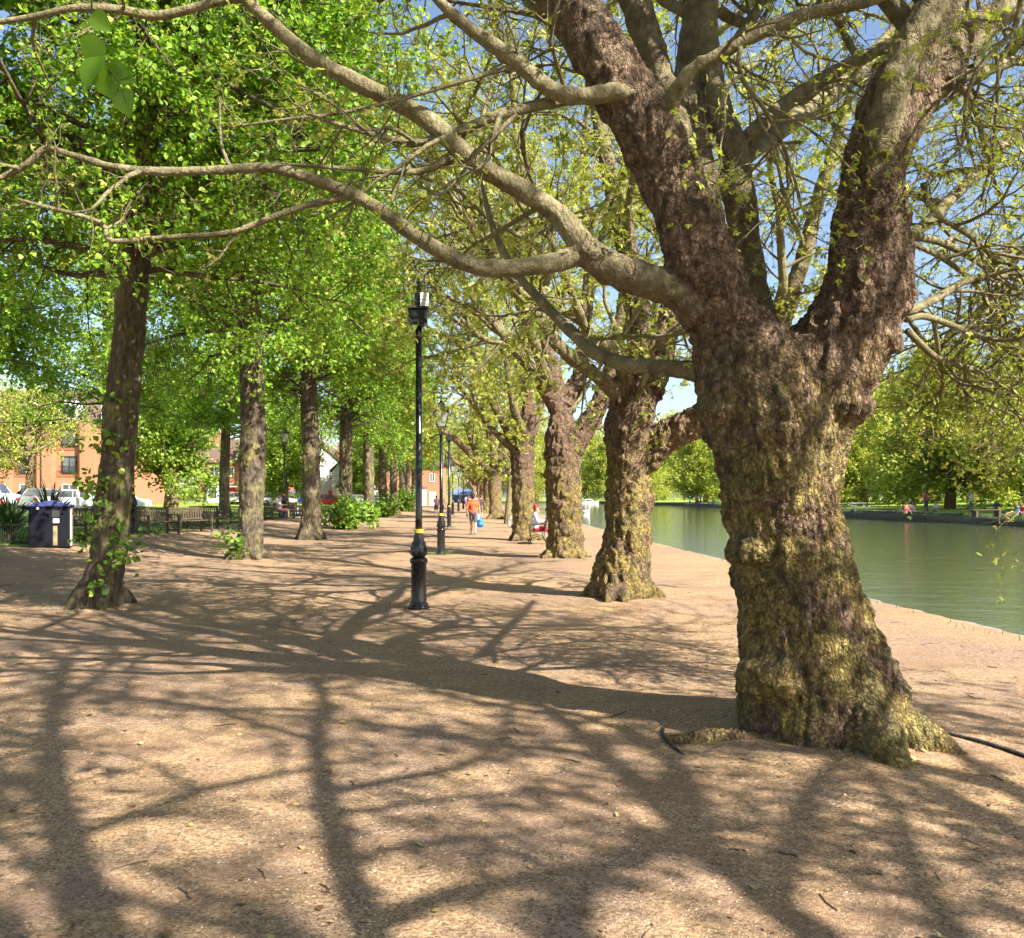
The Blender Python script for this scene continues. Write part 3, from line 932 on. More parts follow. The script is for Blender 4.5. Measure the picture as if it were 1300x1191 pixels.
# ---- other planes: hand-shaped lower trunk, limbs grown
def plane_tree(x, y, limbs_px, label, seed, voxel=.03, grow=None, name='plane_tree', per=6, lsize=(.07, .12), n=(7, 7, 5), amp=.95, local=False, group='plane trees along the river'):
    T = empty(name, (x, y, h1(x, y)), 0, label, 'tree', group)
    lim = [limb(l) for l in limbs_px] if not local else limbs_px
    s = np.array([x, y, 0]) if not local else np.zeros(3)
    lim = rel(lim, s)
    r0 = lim[0][1][0]
    extra = []
    rg = np.random.default_rng(seed)
    for k in range(7):
        a = k * .9 + rg.random() * .7
        e = r0 + .02 + .22 * rg.random()
        extra.append(root(.5 * math.cos(a) * r0, .5 * math.sin(a) * r0, .3, e * math.cos(a) * 1.15, e * math.sin(a) * 1.15, r0 * .26, .02))
    for k in range(11):
        a = rg.random() * 6.28; z = .2 + rg.random() * 2.8
        ii = np.argmin(np.abs(lim[0][0][:, 2] - z)); q0 = lim[0][1][ii]
        c = np.array([math.cos(a) * q0 * .5, math.sin(a) * q0 * .5, z]); q = q0 * (.45 + .17 * rg.random())
        c[:2] += lim[0][0][ii, :2]
        extra.append((np.array([c - [0, 0, q * .7], c - [0, 0, q * .35], c, c + [0, 0, q * .35], c + [0, 0, q * .7]]), np.array([.45, .9, 1, .9, .45]) * q))
    burr_trunk(lim + extra, voxel, seed, T, amp, 4)
    S = pad([l for l in lim])[grow if grow is not None else slice(None)]
    mbb, cr = MB(), MB()
    spray(mbb, cr, S[:, 8:, :3], S[:, 8:, 3], rg, *n, (1.5, 3.6), (.7, 1.5), (.3, .6), (.1, 1), .04, .0, -.05, per, lsize, LEAF_PLANE)
    mbb.build('branches', M_PBARK, T, smooth=True, attr=True)
    cr.build('crown', M_PLANE, T, attr=True)
    return T


d2 = 13.3
L2 = [
 [(792, 800, 92, d2), (790, 755, 84, d2), (790, 720, 70, d2), (798, 680, 62, d2), (800, 640, 60, d2), (798, 600, 58, d2), (800, 560, 60, d2), (802, 520, 60, d2), (806, 480, 52, d2), (812, 440, 36, d2), (808, 390, 30, d2), (800, 330, 26, d2 - .2), (780, 250, 22, d2 - .4), (760, 150, 18, d2 - .6), (745, 30, 14, d2 - .8), (740, -100, 9, d2 - 1)],
 [(815, 590, 46, d2), (832, 566, 46, d2 - .1), (858, 548, 44, d2 - .2), (890, 532, 42, d2 - .4), (930, 500, 38, d2 - .6), (975, 440, 30, d2 - .9), (1010, 360, 24, d2 - 1.2), (1040, 250, 18, d2 - 1.5), (1080, 120, 12, d2 - 1.8)],
 [(820, 500, 44, d2), (838, 455, 36, d2 + .3), (850, 400, 30, d2 + .6), (862, 330, 26, d2 + 1), (880, 230, 22, d2 + 1.3), (900, 100, 17, d2 + 1.6), (905, -40, 10, d2 + 1.8)],
 [(795, 510, 30, d2), (772, 488, 22, d2 - .3), (745, 468, 19, d2 - .5), (718, 448, 18, d2 - .8), (690, 415, 18, d2 - 1), (660, 375, 16, d2 - 1.2), (640, 345, 15, d2 - 1.4), (618, 300, 12, d2 - 1.6), (608, 220, 10, d2 - 1.8), (570, 120, 7, d2 - 2)],
 [(800, 500, 30, d2), (790, 460, 20, d2 - .6), (770, 440, 16, d2 - 1.2), (745, 420, 14, d2 - 1.8), (725, 370, 11, d2 - 2.4), (690, 280, 8, d2 - 3), (660, 180, 6, d2 - 3.4)],
]
plane_tree((790 - 650) / F_PX * d2, d2, L2, 'second plane tree from the camera, lumpy trunk with a thick limb bending right', 21, .024, amp=1.35, per=8, lsize=(.045, .085), n=(9, 8, 6))
d3 = 22.0
L3 = [
 [(717, 735, 54, d3), (717, 705, 50, d3), (718, 670, 46, d3), (716, 630, 48, d3), (714, 590, 46, d3), (714, 555, 46, d3), (710, 520, 26, d3), (702, 470, 19, d3), (685, 390, 15, d3), (670, 280, 12, d3 - .5), (655, 160, 9, d3 - 1), (650, 40, 6, d3 - 1)],
 [(725, 570, 34, d3), (742, 545, 28, d3), (760, 515, 24, d3), (775, 470, 20, d3), (790, 400, 16, d3 + .5), (800, 300, 12, d3 + 1), (820, 180, 7, d3 + 1)],
 [(714, 520, 30, d3), (735, 480, 22, d3 + .8), (742, 420, 18, d3 + 1.5), (748, 330, 14, d3 + 2), (740, 210, 10, d3 + 2.5), (752, 80, 6, d3 + 3)],
 [(708, 520, 26, d3), (692, 495, 18, d3 - .5), (665, 455, 14, d3 - 1), (630, 415, 11, d3 - 1.3), (598, 375, 8, d3 - 1.6), (575, 300, 6, d3 - 1.8), (560, 200, 4, d3 - 2)],
 [(706, 510, 24, d3), (690, 470, 16, d3 - 1), (672, 420, 12, d3 - 2), (640, 340, 8, d3 - 3), (620, 250, 6, d3 - 3.5), (612, 130, 4, d3 - 4)],
 [(700, 500, 20, d3), (680, 480, 11, d3 + .5), (645, 440, 8, d3 + .5), (612, 430, 7, d3 + .5), (580, 400, 5, d3), (550, 370, 3, d3)],
]
T3 = plane_tree((717 - 650) / F_PX * d3, d3, L3, 'third plane tree from the camera, reddish trunk fanning into slanting limbs', 33, .034, amp=1.5, per=9, lsize=(.055, .10), n=(8, 8, 6))
d4 = 31.5
L4 = [
 [(665, 705, 34, d4), (665, 683, 32, d4), (666, 650, 28, d4), (664, 610, 28, d4), (664, 580, 30, d4), (668, 555, 24, d4), (672, 500, 16, d4), (665, 420, 12, d4), (668, 300, 8, d4), (680, 180, 4, d4)],
 [(664, 575, 22, d4), (645, 545, 13, d4), (620, 500, 9, d4), (600, 440, 7, d4 - 1), (575, 360, 5, d4 - 1), (560, 260, 3, d4 - 1)],
 [(664, 575, 20, d4), (640, 560, 10, d4), (612, 530, 7, d4), (590, 500, 5, d4), (560, 470, 3, d4)],
 [(668, 560, 20, d4), (685, 520, 12, d4 + 1), (700, 450, 9, d4 + 1), (720, 350, 7, d4 + 1), (730, 240, 4, d4 + 1)],
 [(666, 560, 18, d4), (650, 510, 9, d4 - 1.5), (640, 440, 7, d4 - 2), (625, 330, 5, d4 - 2), (625, 220, 3, d4 - 2)],
]
T4 = plane_tree((665 - 650) / F_PX * d4, d4, L4, 'fourth plane tree from the camera, trunk just left of the seated reader', 44, .045, amp=1.4, per=8, lsize=(.08, .14), n=(10, 8, 5))


def generic_limbs(rg, r0=.48, fork=3.0, H=13, k=5, lean=(-.1, 0)):
    lim = []
    tr = np.array([[0, 0, -.2, r0 * 1.2], [0, 0, .2, r0 * 1.05], [lean[0] * .5, lean[1] * .5, 1.2, r0 * .88], [lean[0], lean[1], 2.2, r0 * .9], [lean[0] * 1.3, lean[1], fork, r0 * .8], [lean[0] * 2 - .2, lean[1], fork + 1.2, r0 * .45], [lean[0] * 2 - .4, .3, fork + 4, r0 * .32], [-.3, .2, fork + 7, r0 * .2], [-.2, 0, H, r0 * .08]])
    lim.append((resample(tr, 30)[:, :3], resample(tr, 30)[:, 3]))
    for i in range(k):
        a = i * 2 * math.pi / k + rg.random() * .8
        e = math.radians(38 + 25 * rg.random())
        ln = H * (.55 + .25 * rg.random())
        p = np.array([lean[0], lean[1], fork - .5 + .4 * rg.random()])
        d = np.array([math.cos(a) * math.cos(e), math.sin(a) * math.cos(e), math.sin(e)])
        row = []
        r = r0 * (.42 + .15 * rg.random())
        for s in range(9):
            row.append([*p, r * (1 - s / 8) ** .8 + .03])
            d = nz(d + rg.normal(size=3) * .16 + np.array([0, 0, .03]))
            p = p + d * ln / 8
        q = resample(np.array(row), 28)
        lim.append((q[:, :3], q[:, 3]))
    return lim


# planes behind the camera and to its right, whose shadows dapple the ground in front, and far ones
rg = np.random.default_rng(5)
def xl(pts):
    q = resample(np.array([[x - 5.7, y + 4.6, z, r] for x, y, z, r in pts]), 28)
    return q[:, :3], q[:, 3]
over = [xl([(5.65, -4.5, 2.6, .16), (5.1, -3.2, 4.2, .12), (4.75, -1.9, 5.3, .10), (4.75, -.9, 6.0, .085), (5.3, 0, 7.2, .07), (6.1, .7, 8.5, .05), (6.4, 1.5, 10, .03)]),
        xl([(5.65, -4.5, 2.9, .17), (5.0, -3.2, 5.5, .13), (4.5, -1.7, 7.0, .11), (4.0, -.5, 7.5, .09), (3.9, .7, 8.5, .07), (4.3, 1.8, 10, .04)]),
        xl([(5.65, -4.5, 2.7, .15), (6.3, -3.0, 4.5, .11), (6.5, -1.2, 6.0, .09), (7.2, .5, 7.6, .07), (7.3, 2.0, 9.0, .04)])]
T0 = plane_tree(5.7, -4.6, generic_limbs(rg, .42, 2.8, 13, 9) + over, 'plane tree standing just behind the viewer on the river bank', 55, .05, per=4, lsize=(.05, .10), n=(11, 8, 6), local=True)
rg = np.random.default_rng(8)
T5 = plane_tree((630 - 650) / F_PX * 62.5, 62.5, generic_limbs(rg, .55, 3.6, 14, 6), 'stout distant plane tree beyond the two slim young trees', 66, .07, per=6, lsize=(.12, .2), n=(8, 7, 5), local=True)
for X, Y, rz, lab in ((-2.35, 84, 1.3, 'distant plane tree second beyond the slim young trees'), (-3.8, 110, 2.6, 'distant plane tree third beyond the slim young trees'), (-5.4, 140, 4.0, 'small distant plane tree near the end of the path'), (-8.0, 180, 5.0, 'farthest plane tree at the end of the path')):
    copy_tree(T5, (X, Y, 0), rz, label=lab)
copy_tree(T0, (4.3, -12.5, 0), 2.0, label='plane tree well behind the viewer on the river bank')

# slim young trees between
def young(x, y, pts, label, seed):
    T = empty('young_tree', (x, y, 0), 0, label, 'tree', 'slim young trees by the river')
    l = rel([limb(pts)], np.array([x, y, 0]))
    S = pad(l, 24)
    mbb, cr = MB(), MB()
    tr = MB(); tr.tubes(S[:, :, :3], S[:, :, 3], 10, True, S[:, :, 3].mean(1) * 0 + .12)
    tr.build('trunk', M_PBARK, T, smooth=True, attr=True)
    spray(mbb, cr, S[:, 10:, :3], S[:, 10:, 3], np.random.default_rng(seed), 14, 6, 4, (1.2, 2.4), (.5, 1), (.3, .5), (.05, 1), .05, 0, -.03, 6, (.09, .14))
    mbb.build('branches', M_PBARK, T, smooth=True, attr=True)
    cr.build('crown', M_PLANE, T, attr=True)
young((655 - 650) / F_PX * 39, 39, [(655, 690, 9, 39), (655, 674, 8, 39), (656, 640, 7, 39), (655, 600, 7, 39), (648, 560, 6, 39), (650, 500, 5, 39), (645, 420, 3, 39)], 'slim young tree with straight trunk beside the fourth plane', 1)
young((645 - 650) / F_PX * 51, 51, [(644, 680, 10, 51), (644, 664, 9, 51), (646, 640, 8, 51), (648, 610, 8, 51), (643, 590, 6, 51), (638, 550, 5, 51), (640, 480, 3, 51)], 'slim young tree with bent forked trunk beside the bicycle', 2)

# ---- lime trees of the left row
def lime_tree(loc, label, seed, tr, z0=3.3, nb=(80, 11, 7), per=8, size=(.055, .095), H=17, rmax=4.4, name='lime_tree', leafm=None, group='lime trees of the left row', env=None, trunkvox=.03, low=0):
    T = empty(name, loc, 0, label, 'tree', group)
    rg = np.random.default_rng(seed)
    q = resample(np.array(tr, float), 30)
    extra = []
    r0 = q[3, 3]
    for k in range(5):
        a = k * 1.257 + rg.random() * .7
        extra.append(root(.6 * r0 * math.cos(a), .6 * r0 * math.sin(a), .35, (r0 + .25) * math.cos(a), (r0 + .25) * math.sin(a), r0 * .4, .03))
    burr_trunk([(q[:, :3], q[:, 3])] + extra, trunkvox, seed, T, .8, 3, M_LBARK)
    S = q[None]
    hz = q[:, 2]
    t0 = np.interp(z0, hz, np.linspace(0, 1, 30))
    env = env or (lambda z: np.interp(z, [z0, z0 + 1.5, z0 + 4, H * .7, H], [.9, 1.05, 1.0, .75, .3]))
    Q1, R1 = kids(S[:, :, :3], S[:, :, 3], nb[0], rg, (t0, 1), (rmax * .75, rmax * 1.05), nseg=8, ang=(50, 90), up=-.03, wander=.12, rk=.55, lenf=lambda t, b: env(b[:, 2]))
    Q2, R2 = kids(Q1, R1, nb[1], rg, (.28, 1), (.7, 1.5), nseg=5, ang=(35, 75), up=-.07, wander=.2, rk=.4)
    Q3, R3 = kids(Q2, R2, nb[2], rg, (.1, 1), (.25, .6), nseg=3, ang=(35, 75), up=-.12, wander=.2, rk=.35)
    mbb, cr = MB(), MB()
    mbb.tubes(Q1, R1, 5); mbb.tubes(Q2, R2, 3)
    if nb[2] * nb[1] * nb[0] < 12000: mbb.tubes(Q3, R3, 3)
    p, d = tips(Q3, rg, per, (.1, 1), .04)
    leaves(cr, p, d, size[0] + (size[1] - size[0]) * rg.random(len(p)), LEAF_LIME, rg)
    mbb.build('branches', M_LBARK, T, smooth=True)
    cr.build('crown', leafm or M_LIME, T, attr=True)
    return T


def trunk_px(pts, s):
    return np.array([[*(P(px, py, Y) - s), w_ / 2 / F_PX * Y] for px, py, w_, Y in pts])


s1 = np.array([-5.93, 12.25, 0.0])
t1 = trunk_px([(122, 795, 80, 12.25), (122, 770, 62, 12.25), (132, 730, 46, 12.25), (140, 690, 44, 12.25), (146, 620, 43, 12.25), (152, 540, 42, 12.25), (160, 460, 40, 12.25), (167, 390, 38, 12.25), (174, 320, 35, 12.25), (182, 240, 32, 12.25), (188, 150, 29, 12.25), (190, 40, 25, 12.25), (185, -120, 19, 12.25), (180, -350, 12, 12.25), (180, -600, 5, 12.25)], s1)
lime_tree(s1, 'nearest lime tree of the left row, slightly leaning trunk with leafy shoots', 101, t1, 4.7, (96, 13, 9), 11, (.03, .085), 15.5, 4.3, low=1)
s2 = np.array([-6.7, 21.6, 0.0])
t2 = trunk_px([(316, 730, 48, 21.6), (316, 708, 40, 21.6), (318, 670, 32, 21.6), (320, 600, 33, 21.6), (321, 520, 32, 21.6), (318, 440, 30, 21.6), (316, 340, 26, 21.6), (320, 200, 20, 21.6), (322, 60, 14, 21.6), (322, -100, 8, 21.6), (322, -180, 4, 21.6)], s2)
LA = lime_tree(s2, 'second lime tree of the left row, dark upright trunk yellow with lichen', 102, t2, 5.0, (90, 12, 8), 9, (.04, .11), 17, 4.3)
s3 = np.array([-7.6, 32.0, 0.0])
t3 = trunk_px([(393, 698, 36, 32), (393, 682, 30, 32), (395, 650, 24, 32), (395, 590, 22, 32), (393, 530, 21, 32), (391, 460, 19, 32), (392, 380, 16, 32), (393, 250, 11, 32), (393, 100, 5, 32)], s3)
LB = lime_tree(s3, 'third lime tree of the left row, mottled grey trunk with spreading roots', 103, t3, 5.2, (84, 11, 8), 9, (.05, .14), 17.5, 4.5)
for i, (X, Y, src, rz, sc, lab) in enumerate((
    (-8.35, 43, LA, 2.1, 1.0, 'lime tree with a leafy bush round its foot'), (-9.1, 54, LB, 1.0, 1.02, 'fifth lime tree of the left row, yellow-green trunk past the bush'),
    (-9.7, 64.5, LA, 4.0, 1.0, 'sixth lime tree of the left row, trunk dark'), (-10.4, 75, LB, 2.5, 1.0, 'seventh lime tree along the left row'),
    (-11.1, 86, LA, 5.2, 1.0, 'eighth lime tree along the left row'), (-12.0, 98, LB, 4.2, 1.0, 'ninth lime tree along the left row'),
    (-13.0, 112, LA, .7, 1.0, 'tenth lime tree along the left row'), (-14.5, 130, LB, 5.9, 1.0, 'eleventh lime tree, small in the distance'), (-16, 152, LA, 3.0, 1.05, 'last distant lime tree closing the left row'),
    (-5.2, 2.0, LB, 3.3, .95, 'lime tree beside the viewer at the left'),
    (-17.3, 36.5, LA, 1.7, .95, 'lime tree on the lawn directly behind the nearest lime'), (-18.5, 27.5, LB, .3, .9, 'lime tree on the lawn off the left edge'), (-17.5, 52, LB, 2.9, .9, 'lime tree on the lawn behind the second lime'))):
    if i == 9:
        copy_tree(src, (-9.5, 3.0, h1(-9.5, 3)), rz, sc, lab)
    else:
        copy_tree(src, (X, Y, h1(X, Y)), rz, sc, lab)

# ---- trees closing the end of the path, on the lawn at the left and on the far bank
def round_tree(loc, label, seed, r0, fork, H, rmax, leafm, size, nb=(46, 9, 6), per=7, name='broadleaf_tree', group=None, tmpl=LEAF_QUAD, zlow=None):
    T = empty(name, loc, 0, label, 'tree', group)
    rg = np.random.default_rng(seed)
    tr = np.array([[0, 0, -.3, r0 * 1.4], [0, 0, .3, r0 * 1.1], [.1, 0, fork * .6, r0 * .85], [.1, .1, fork, r0 * .8], [-.2, .1, fork + (H - fork) * .4, r0 * .5], [0, 0, H - .8, r0 * .1]])
    q = resample(tr, 24)
    m_ = MB(); m_.tubes(q[None, :, :3], q[None, :, 3], 12, True, np.array([.2]))
    m_.build('trunk', M_PBARK if leafm is not M_LIME else M_LBARK, T, smooth=True, attr=True)
    zl = zlow if zlow is not None else fork
    env = lambda z: np.interp(z, [zl, zl + (H - zl) * .25, H * .62, H], [.85, 1.05, .9, .3])
    Q1, R1 = kids(q[None, :, :3], q[None, :, 3], nb[0], rg, (fork / H * .9, 1), (rmax * .75, rmax * 1.1), nseg=7, ang=(35, 85), up=-.03, wander=.15, rk=.8, lenf=lambda t, b: env(b[:, 2]))
    Q2, R2 = kids(Q1, R1, nb[1], rg, (.15, 1), (rmax * .2, rmax * .42), nseg=4, ang=(35, 80), up=-.05, wander=.2, rk=.5)
    Q3, R3 = kids(Q2, R2, nb[2], rg, (.1, 1), (rmax * .07, rmax * .16), nseg=3, ang=(35, 80), up=-.1, wander=.2, rk=.4)
    b_, c_ = MB(), MB()
    b_.tubes(Q1, R1, 5, False, R1.mean(1)); b_.tubes(Q2, R2, 3, False, R2.mean(1))
    p, d = tips(Q3, rg, per, (.1, 1), size[1] * .6)
    leaves(c_, p, d, size[0] + (size[1] - size[0]) * rg.random(len(p)), tmpl, rg)
    b_.build('branches', M_PBARK, T, smooth=True, attr=True)
    c_.build('crown', leafm, T, attr=True)
    return T


gF = 'trees on the far bank'
xf = lambda Y, d: (float(edge_far(Y)) + d, Y, float(fz(float(edge_far(Y)) + d, Y)) - .05)
R1_ = round_tree(xf(62, 13), 'big yellow-green tree overhanging the far bank at the right', 201, .5, 5.0, 15, 8.5, M_FARLEAF, (.22, .38), (70, 9, 7), 8, 'riverside_tree', gF, zlow=5.0)
R2_ = round_tree(xf(84, 11), 'pale yellow tree spreading over the far bank beyond the bench', 202, .5, 5.0, 14.5, 8, M_FARLEAF, (.24, .42), (64, 9, 7), 8, 'riverside_tree', gF, zlow=5.0)
R3_ = round_tree(xf(66, 22), 'dark green tree set back on the far lawn', 203, .55, 4.2, 17, 8, M_DKLEAF, (.26, .44), (64, 9, 7), 8, 'riverside_tree', gF, zlow=2)
for src, Y, d, rz, sc, lab in (
    (R2_, 44, 19, 2.0, 1.05, 'tree at the right edge of the far bank, half out of view'), (R3_, 50, 32, 1.0, 1.0, 'dark tree set back behind the right edge of the far bank'),
    (R1_, 106, 10, 2.2, 1.0, 'tree on the far bank seen just right of the great trunk'), (R3_, 88, 26, 3.1, 1.05, 'dark tree set back on the lawn beyond the picnickers'),
    (R2_, 130, 9, 4.0, 1.05, 'tree on the far bank behind the great trunk'), (R3_, 118, 24, 5.0, 1.1, 'dark tree far back behind the great trunk'),
    (R1_, 156, 8, 1.0, 1.05, 'yellow-green tree on the far bank left of the great trunk'), (R3_, 152, 24, .4, 1.2, 'dark tree behind the yellow one left of the great trunk'),
    (R2_, 182, 5, 5.5, 1.1, 'rounded tree on the far bank seen past the second plane'), (R3_, 190, 20, 1.9, 1.2, 'dark rounded tree far back past the second plane'),
    (R1_, 214, -2, 3.4, 1.1, 'small distant tree near the bend of the river'), (R2_, 240, -2, .9, 1.1, 'distant tree where the river bends away'),
    (R3_, 58, 40, .5, 1.3, 'tall dark tree far back at the right of the far lawn'), (R3_, 84, 44, 2.2, 1.3, 'tall dark tree far back in the middle of the far lawn'), (R3_, 125, 46, 4.2, 1.4, 'tall dark tree far back left on the far lawn')):
    x, y, z = xf(Y, d)
    copy_tree(src, (x, y, z), rz, sc, lab)
for X, Y, rz, sc, lab in ((24, 275, 1, 1.3, 'tree behind the end of the river, right one'), (8, 272, 2, 1.3, 'tree behind the end of the river, middle one'), (-8, 285, 3, 1.35, 'tree closing the view at the river end, left one'),
                          (-26, 250, 4, 1.4, 'distant tree closing the end of the path'), (-34, 215, 5, 1.3, 'distant tree behind the end of the lime row'), (40, 290, .3, 1.4, 'tree behind the far end of the river bank'), (47, 264, 2.3, 1.5, 'tall tree filling the gap right of the second plane'), (57, 272, 4.3, 1.6, 'tall tree behind the gap between second plane and great trunk'), (36.5, 255, 5.3, 1.3, 'rounded tree at the far river corner')):
    copy_tree(R1_ if X % 16 else R2_, (X, Y, .3), rz, sc, lab, group='trees closing the distance')
# lawn trees in front of the houses
g_l = 'trees on the lawn before the houses'
N1 = round_tree((-28.0, 70, h1(-28, 70)), 'sunlit tree on the lawn with a thick trunk before the red houses', 301, .55, 4.2, 11, 4.8, M_DKLEAF, (.2, .32), (50, 8, 6), 7, 'lawn_tree', g_l, zlow=3.6)
N2 = round_tree((-35.2, 62.0, h1(-35, 62)), 'spreading thin-leaved tree in front of the orange apartments', 302, .28, 4.0, 8.6, 4.8, M_PLANE, (.12, .2), (44, 7, 5), 6, 'lawn_tree', g_l, zlow=3.8)
copy_tree(N2, (-42, 66, h1(-42, 66)), 2.0, 1.0, 'thin-leaved tree at the left edge before the apartments')
copy_tree(N1, (-22.5, 84, h1(-22, 84)), 2.0, .9, 'small tree on the lawn seen between second and third limes')
copy_tree(N1, (-31.5, 112, h1(-31, 112)), 4.0, 1.0, 'tree before the white house seen left of the third lime')
copy_tree(N2, (-27, 100, h1(-27, 100)), 3.0, .9, 'bare twiggy tree before the white gabled building')
copy_tree(N1, (-20, 118, h1(-20, 118)), 1.0, .9, 'tree before the houses seen past the bush')

# ---- shrubs and shoots
def shrub(loc, rx, rz_, n, size, label, mat, seed, name='shrub', group=None, tmpl=LEAF_LIME, stems=14):
    T = empty(name, loc, 0, label, 'shrub', group)
    rg = np.random.default_rng(seed)
    base = np.zeros((stems, 2, 3)); base[:, 1, 2] = .05
    base[:, :, :2] += rg.normal(size=(stems, 1, 2)) * rx * .2
    Q, R = kids(base, np.full((stems, 2), .02), 2, rg, (.5, 1), (rz_ * .7, rz_ * 1.15), nseg=5, ang=(5, 60), up=.08, wander=.2, rk=.4)
    Q2, R2 = kids(Q, R, 8, rg, (.1, 1), (rx * .3, rx * .7), nseg=4, ang=(40, 80), up=.0, wander=.2, rk=.3)
    m_ = MB(); m_.tubes(Q, R, 5); m_.tubes(Q2, R2, 3)
    m_.build('stems', M_LBARK, T, smooth=True)
    p, d = tips(Q2, rg, max(1, n // len(Q2)), (0, 1), size * .8)
    p[:, 2] = np.abs(p[:, 2])
    c_ = MB(); leaves(c_, p, d, size * (.6 + .8 * rg.random(len(p))), tmpl, rg)
    c_.build('foliage', mat, T, attr=True)
    return T


def shoots(pts, label, seed, size=.09, n=26):
    """leafy shoots springing from a trunk: part of the tree nearest"""
    rg = np.random.default_rng(seed)
    m_ = MB()
    for px, py, Y, s in pts:
        c = P(px, py, Y)
        p = c + rg.normal(size=(n, 3)) * s
        leaves(m_, p, rg.normal(size=(n, 3)), size * (.6 + .7 * rg.random(n)), LEAF_LIME, rg)
    return m_


lime1 = [o for o in bpy.data.objects if o.get('label', '').startswith('nearest lime')][0]
m_ = shoots([(120, 660, 11.95, .14), (130, 640, 12, .12), (150, 665, 11.9, .12), (160, 690, 11.9, .15), (150, 705, 11.85, .1), (125, 740, 11.9, .07), (150, 560, 11.9, .12), (120, 560, 12, .1), (106, 612, 12.05, .08), (135, 615, 11.9, .14), (165, 700, 12, .12), (105, 690, 12, .09), (118, 618, 12, .12), (150, 520, 12, .15), (125, 510, 12, .12)], '', 7, .085, 20)
o = m_.build('foliage', M_SHRUB, None, attr=True)
o.parent = lime1; o.matrix_parent_inverse = Matrix.Translation(Vector([-float(v) for v in s1]))
m_ = shoots([(293, 690, 21.2, .16), (300, 700, 21.2, .14), (285, 682, 21.2, .1), (303, 690, 21.2, .15)], '', 8, .11, 26)
o = m_.build('foliage', M_SHRUB, None, attr=True)
o.parent = LA; o.matrix_parent_inverse = Matrix.Translation(Vector([-float(v) for v in s2]))
gb = 'bushy shoots at the foot of the limes'
shrub((-8.3, 42.3, 0.05), .95, 1.3, 2200, .15, 'large bright bush round the foot of the fourth lime', M_SHRUB, 401, group=gb)
shrub((-8.9, 53, 0.1), .65, 1.0, 1000, .16, 'leafy bush at the foot of the fifth lime', M_SHRUB, 402, group=gb)
shrub((-9.5, 63.8, 0.1), .8, 1.4, 1000, .17, 'bush against the sixth lime', M_SHRUB, 403, group=gb)
shrub((-10.6, 84, 0.1), 1.5, 2.2, 1500, .2, 'distant bright bush near the end of the lime row', M_SHRUB, 404, group=gb)

# sword-leaved plants by the bin
def sword_plant(loc, n, L, label, seed):
    rg = np.random.default_rng(seed)
    T = empty('sword_plant', loc, 0, label, 'plant', 'sword-leaved plants behind the low fence')
    a = rg.random(n) * 2 * np.pi
    e = np.radians(rg.uniform(25, 86, n))
    ln = L * rg.uniform(.7, 1.1, n)
    m_ = MB()
    steps = 7
    d = np.stack([np.cos(a) * np.cos(e), np.sin(a) * np.cos(e), np.sin(e)], 1)
    w_ = np.stack([-np.sin(a), np.cos(a), a * 0], 1)
    p = np.stack([np.cos(a) * .06, np.sin(a) * .06, .25 + rg.random(n) * .3], 1)
    rows = []
    for s in range(steps):
        wd = .035 * (1 - (s / (steps - 1)) ** 2) + .002
        rows.append(np.stack([p - w_ * wd, p + w_ * wd], 1))
        d = nz(d + np.array([0, 0, -.10]) * (s * .6))
        p = p + d * (ln / steps)[:, None]
        p[:, 2] = np.maximum(p[:, 2], .04)
    V = np.stack(rows, 1).reshape(n, steps * 2, 3)
    f = np.array([(2 * s, 2 * s + 1, 2 * s + 3, 2 * s + 2) for s in range(steps - 1)])
    F = (f[None] + (np.arange(n) * steps * 2)[:, None, None]).reshape(-1, 4)
    m_.raw(V.reshape(-1, 3), F, np.repeat(rg.random(n), steps * 2))
    m_.build('leaves', M_SWORD, T, attr=True)
    t_ = MB(); t_.tube([(0, 0, -.05), (0, 0, .3), (0, 0, .6)], [.12, .1, .06], 8); t_.build('stem', M_LBARK, T)
sword_plant((-13.9, 23.6, h1(-13.9, 23.6) - .05), 150, 1.25, 'tall spiky sword-leaved plant just left of the litter bin', 1)
sword_plant((-14.9, 23.9, h1(-14.9, 23.9) - .1), 130, 1.1, 'lower arching sword-leaved plant at the left edge of the picture', 2)
sword_plant((-13.1, 24.2, h1(-13.1, 24.2)), 150, 1.5, 'dark sword-leaved plant rising behind the litter bin', 3)
sword_plant((-15.9, 23.4, h1(-15.9, 23.4)), 120, 1.0, 'arching sword-leaved plant outside the left edge', 4)

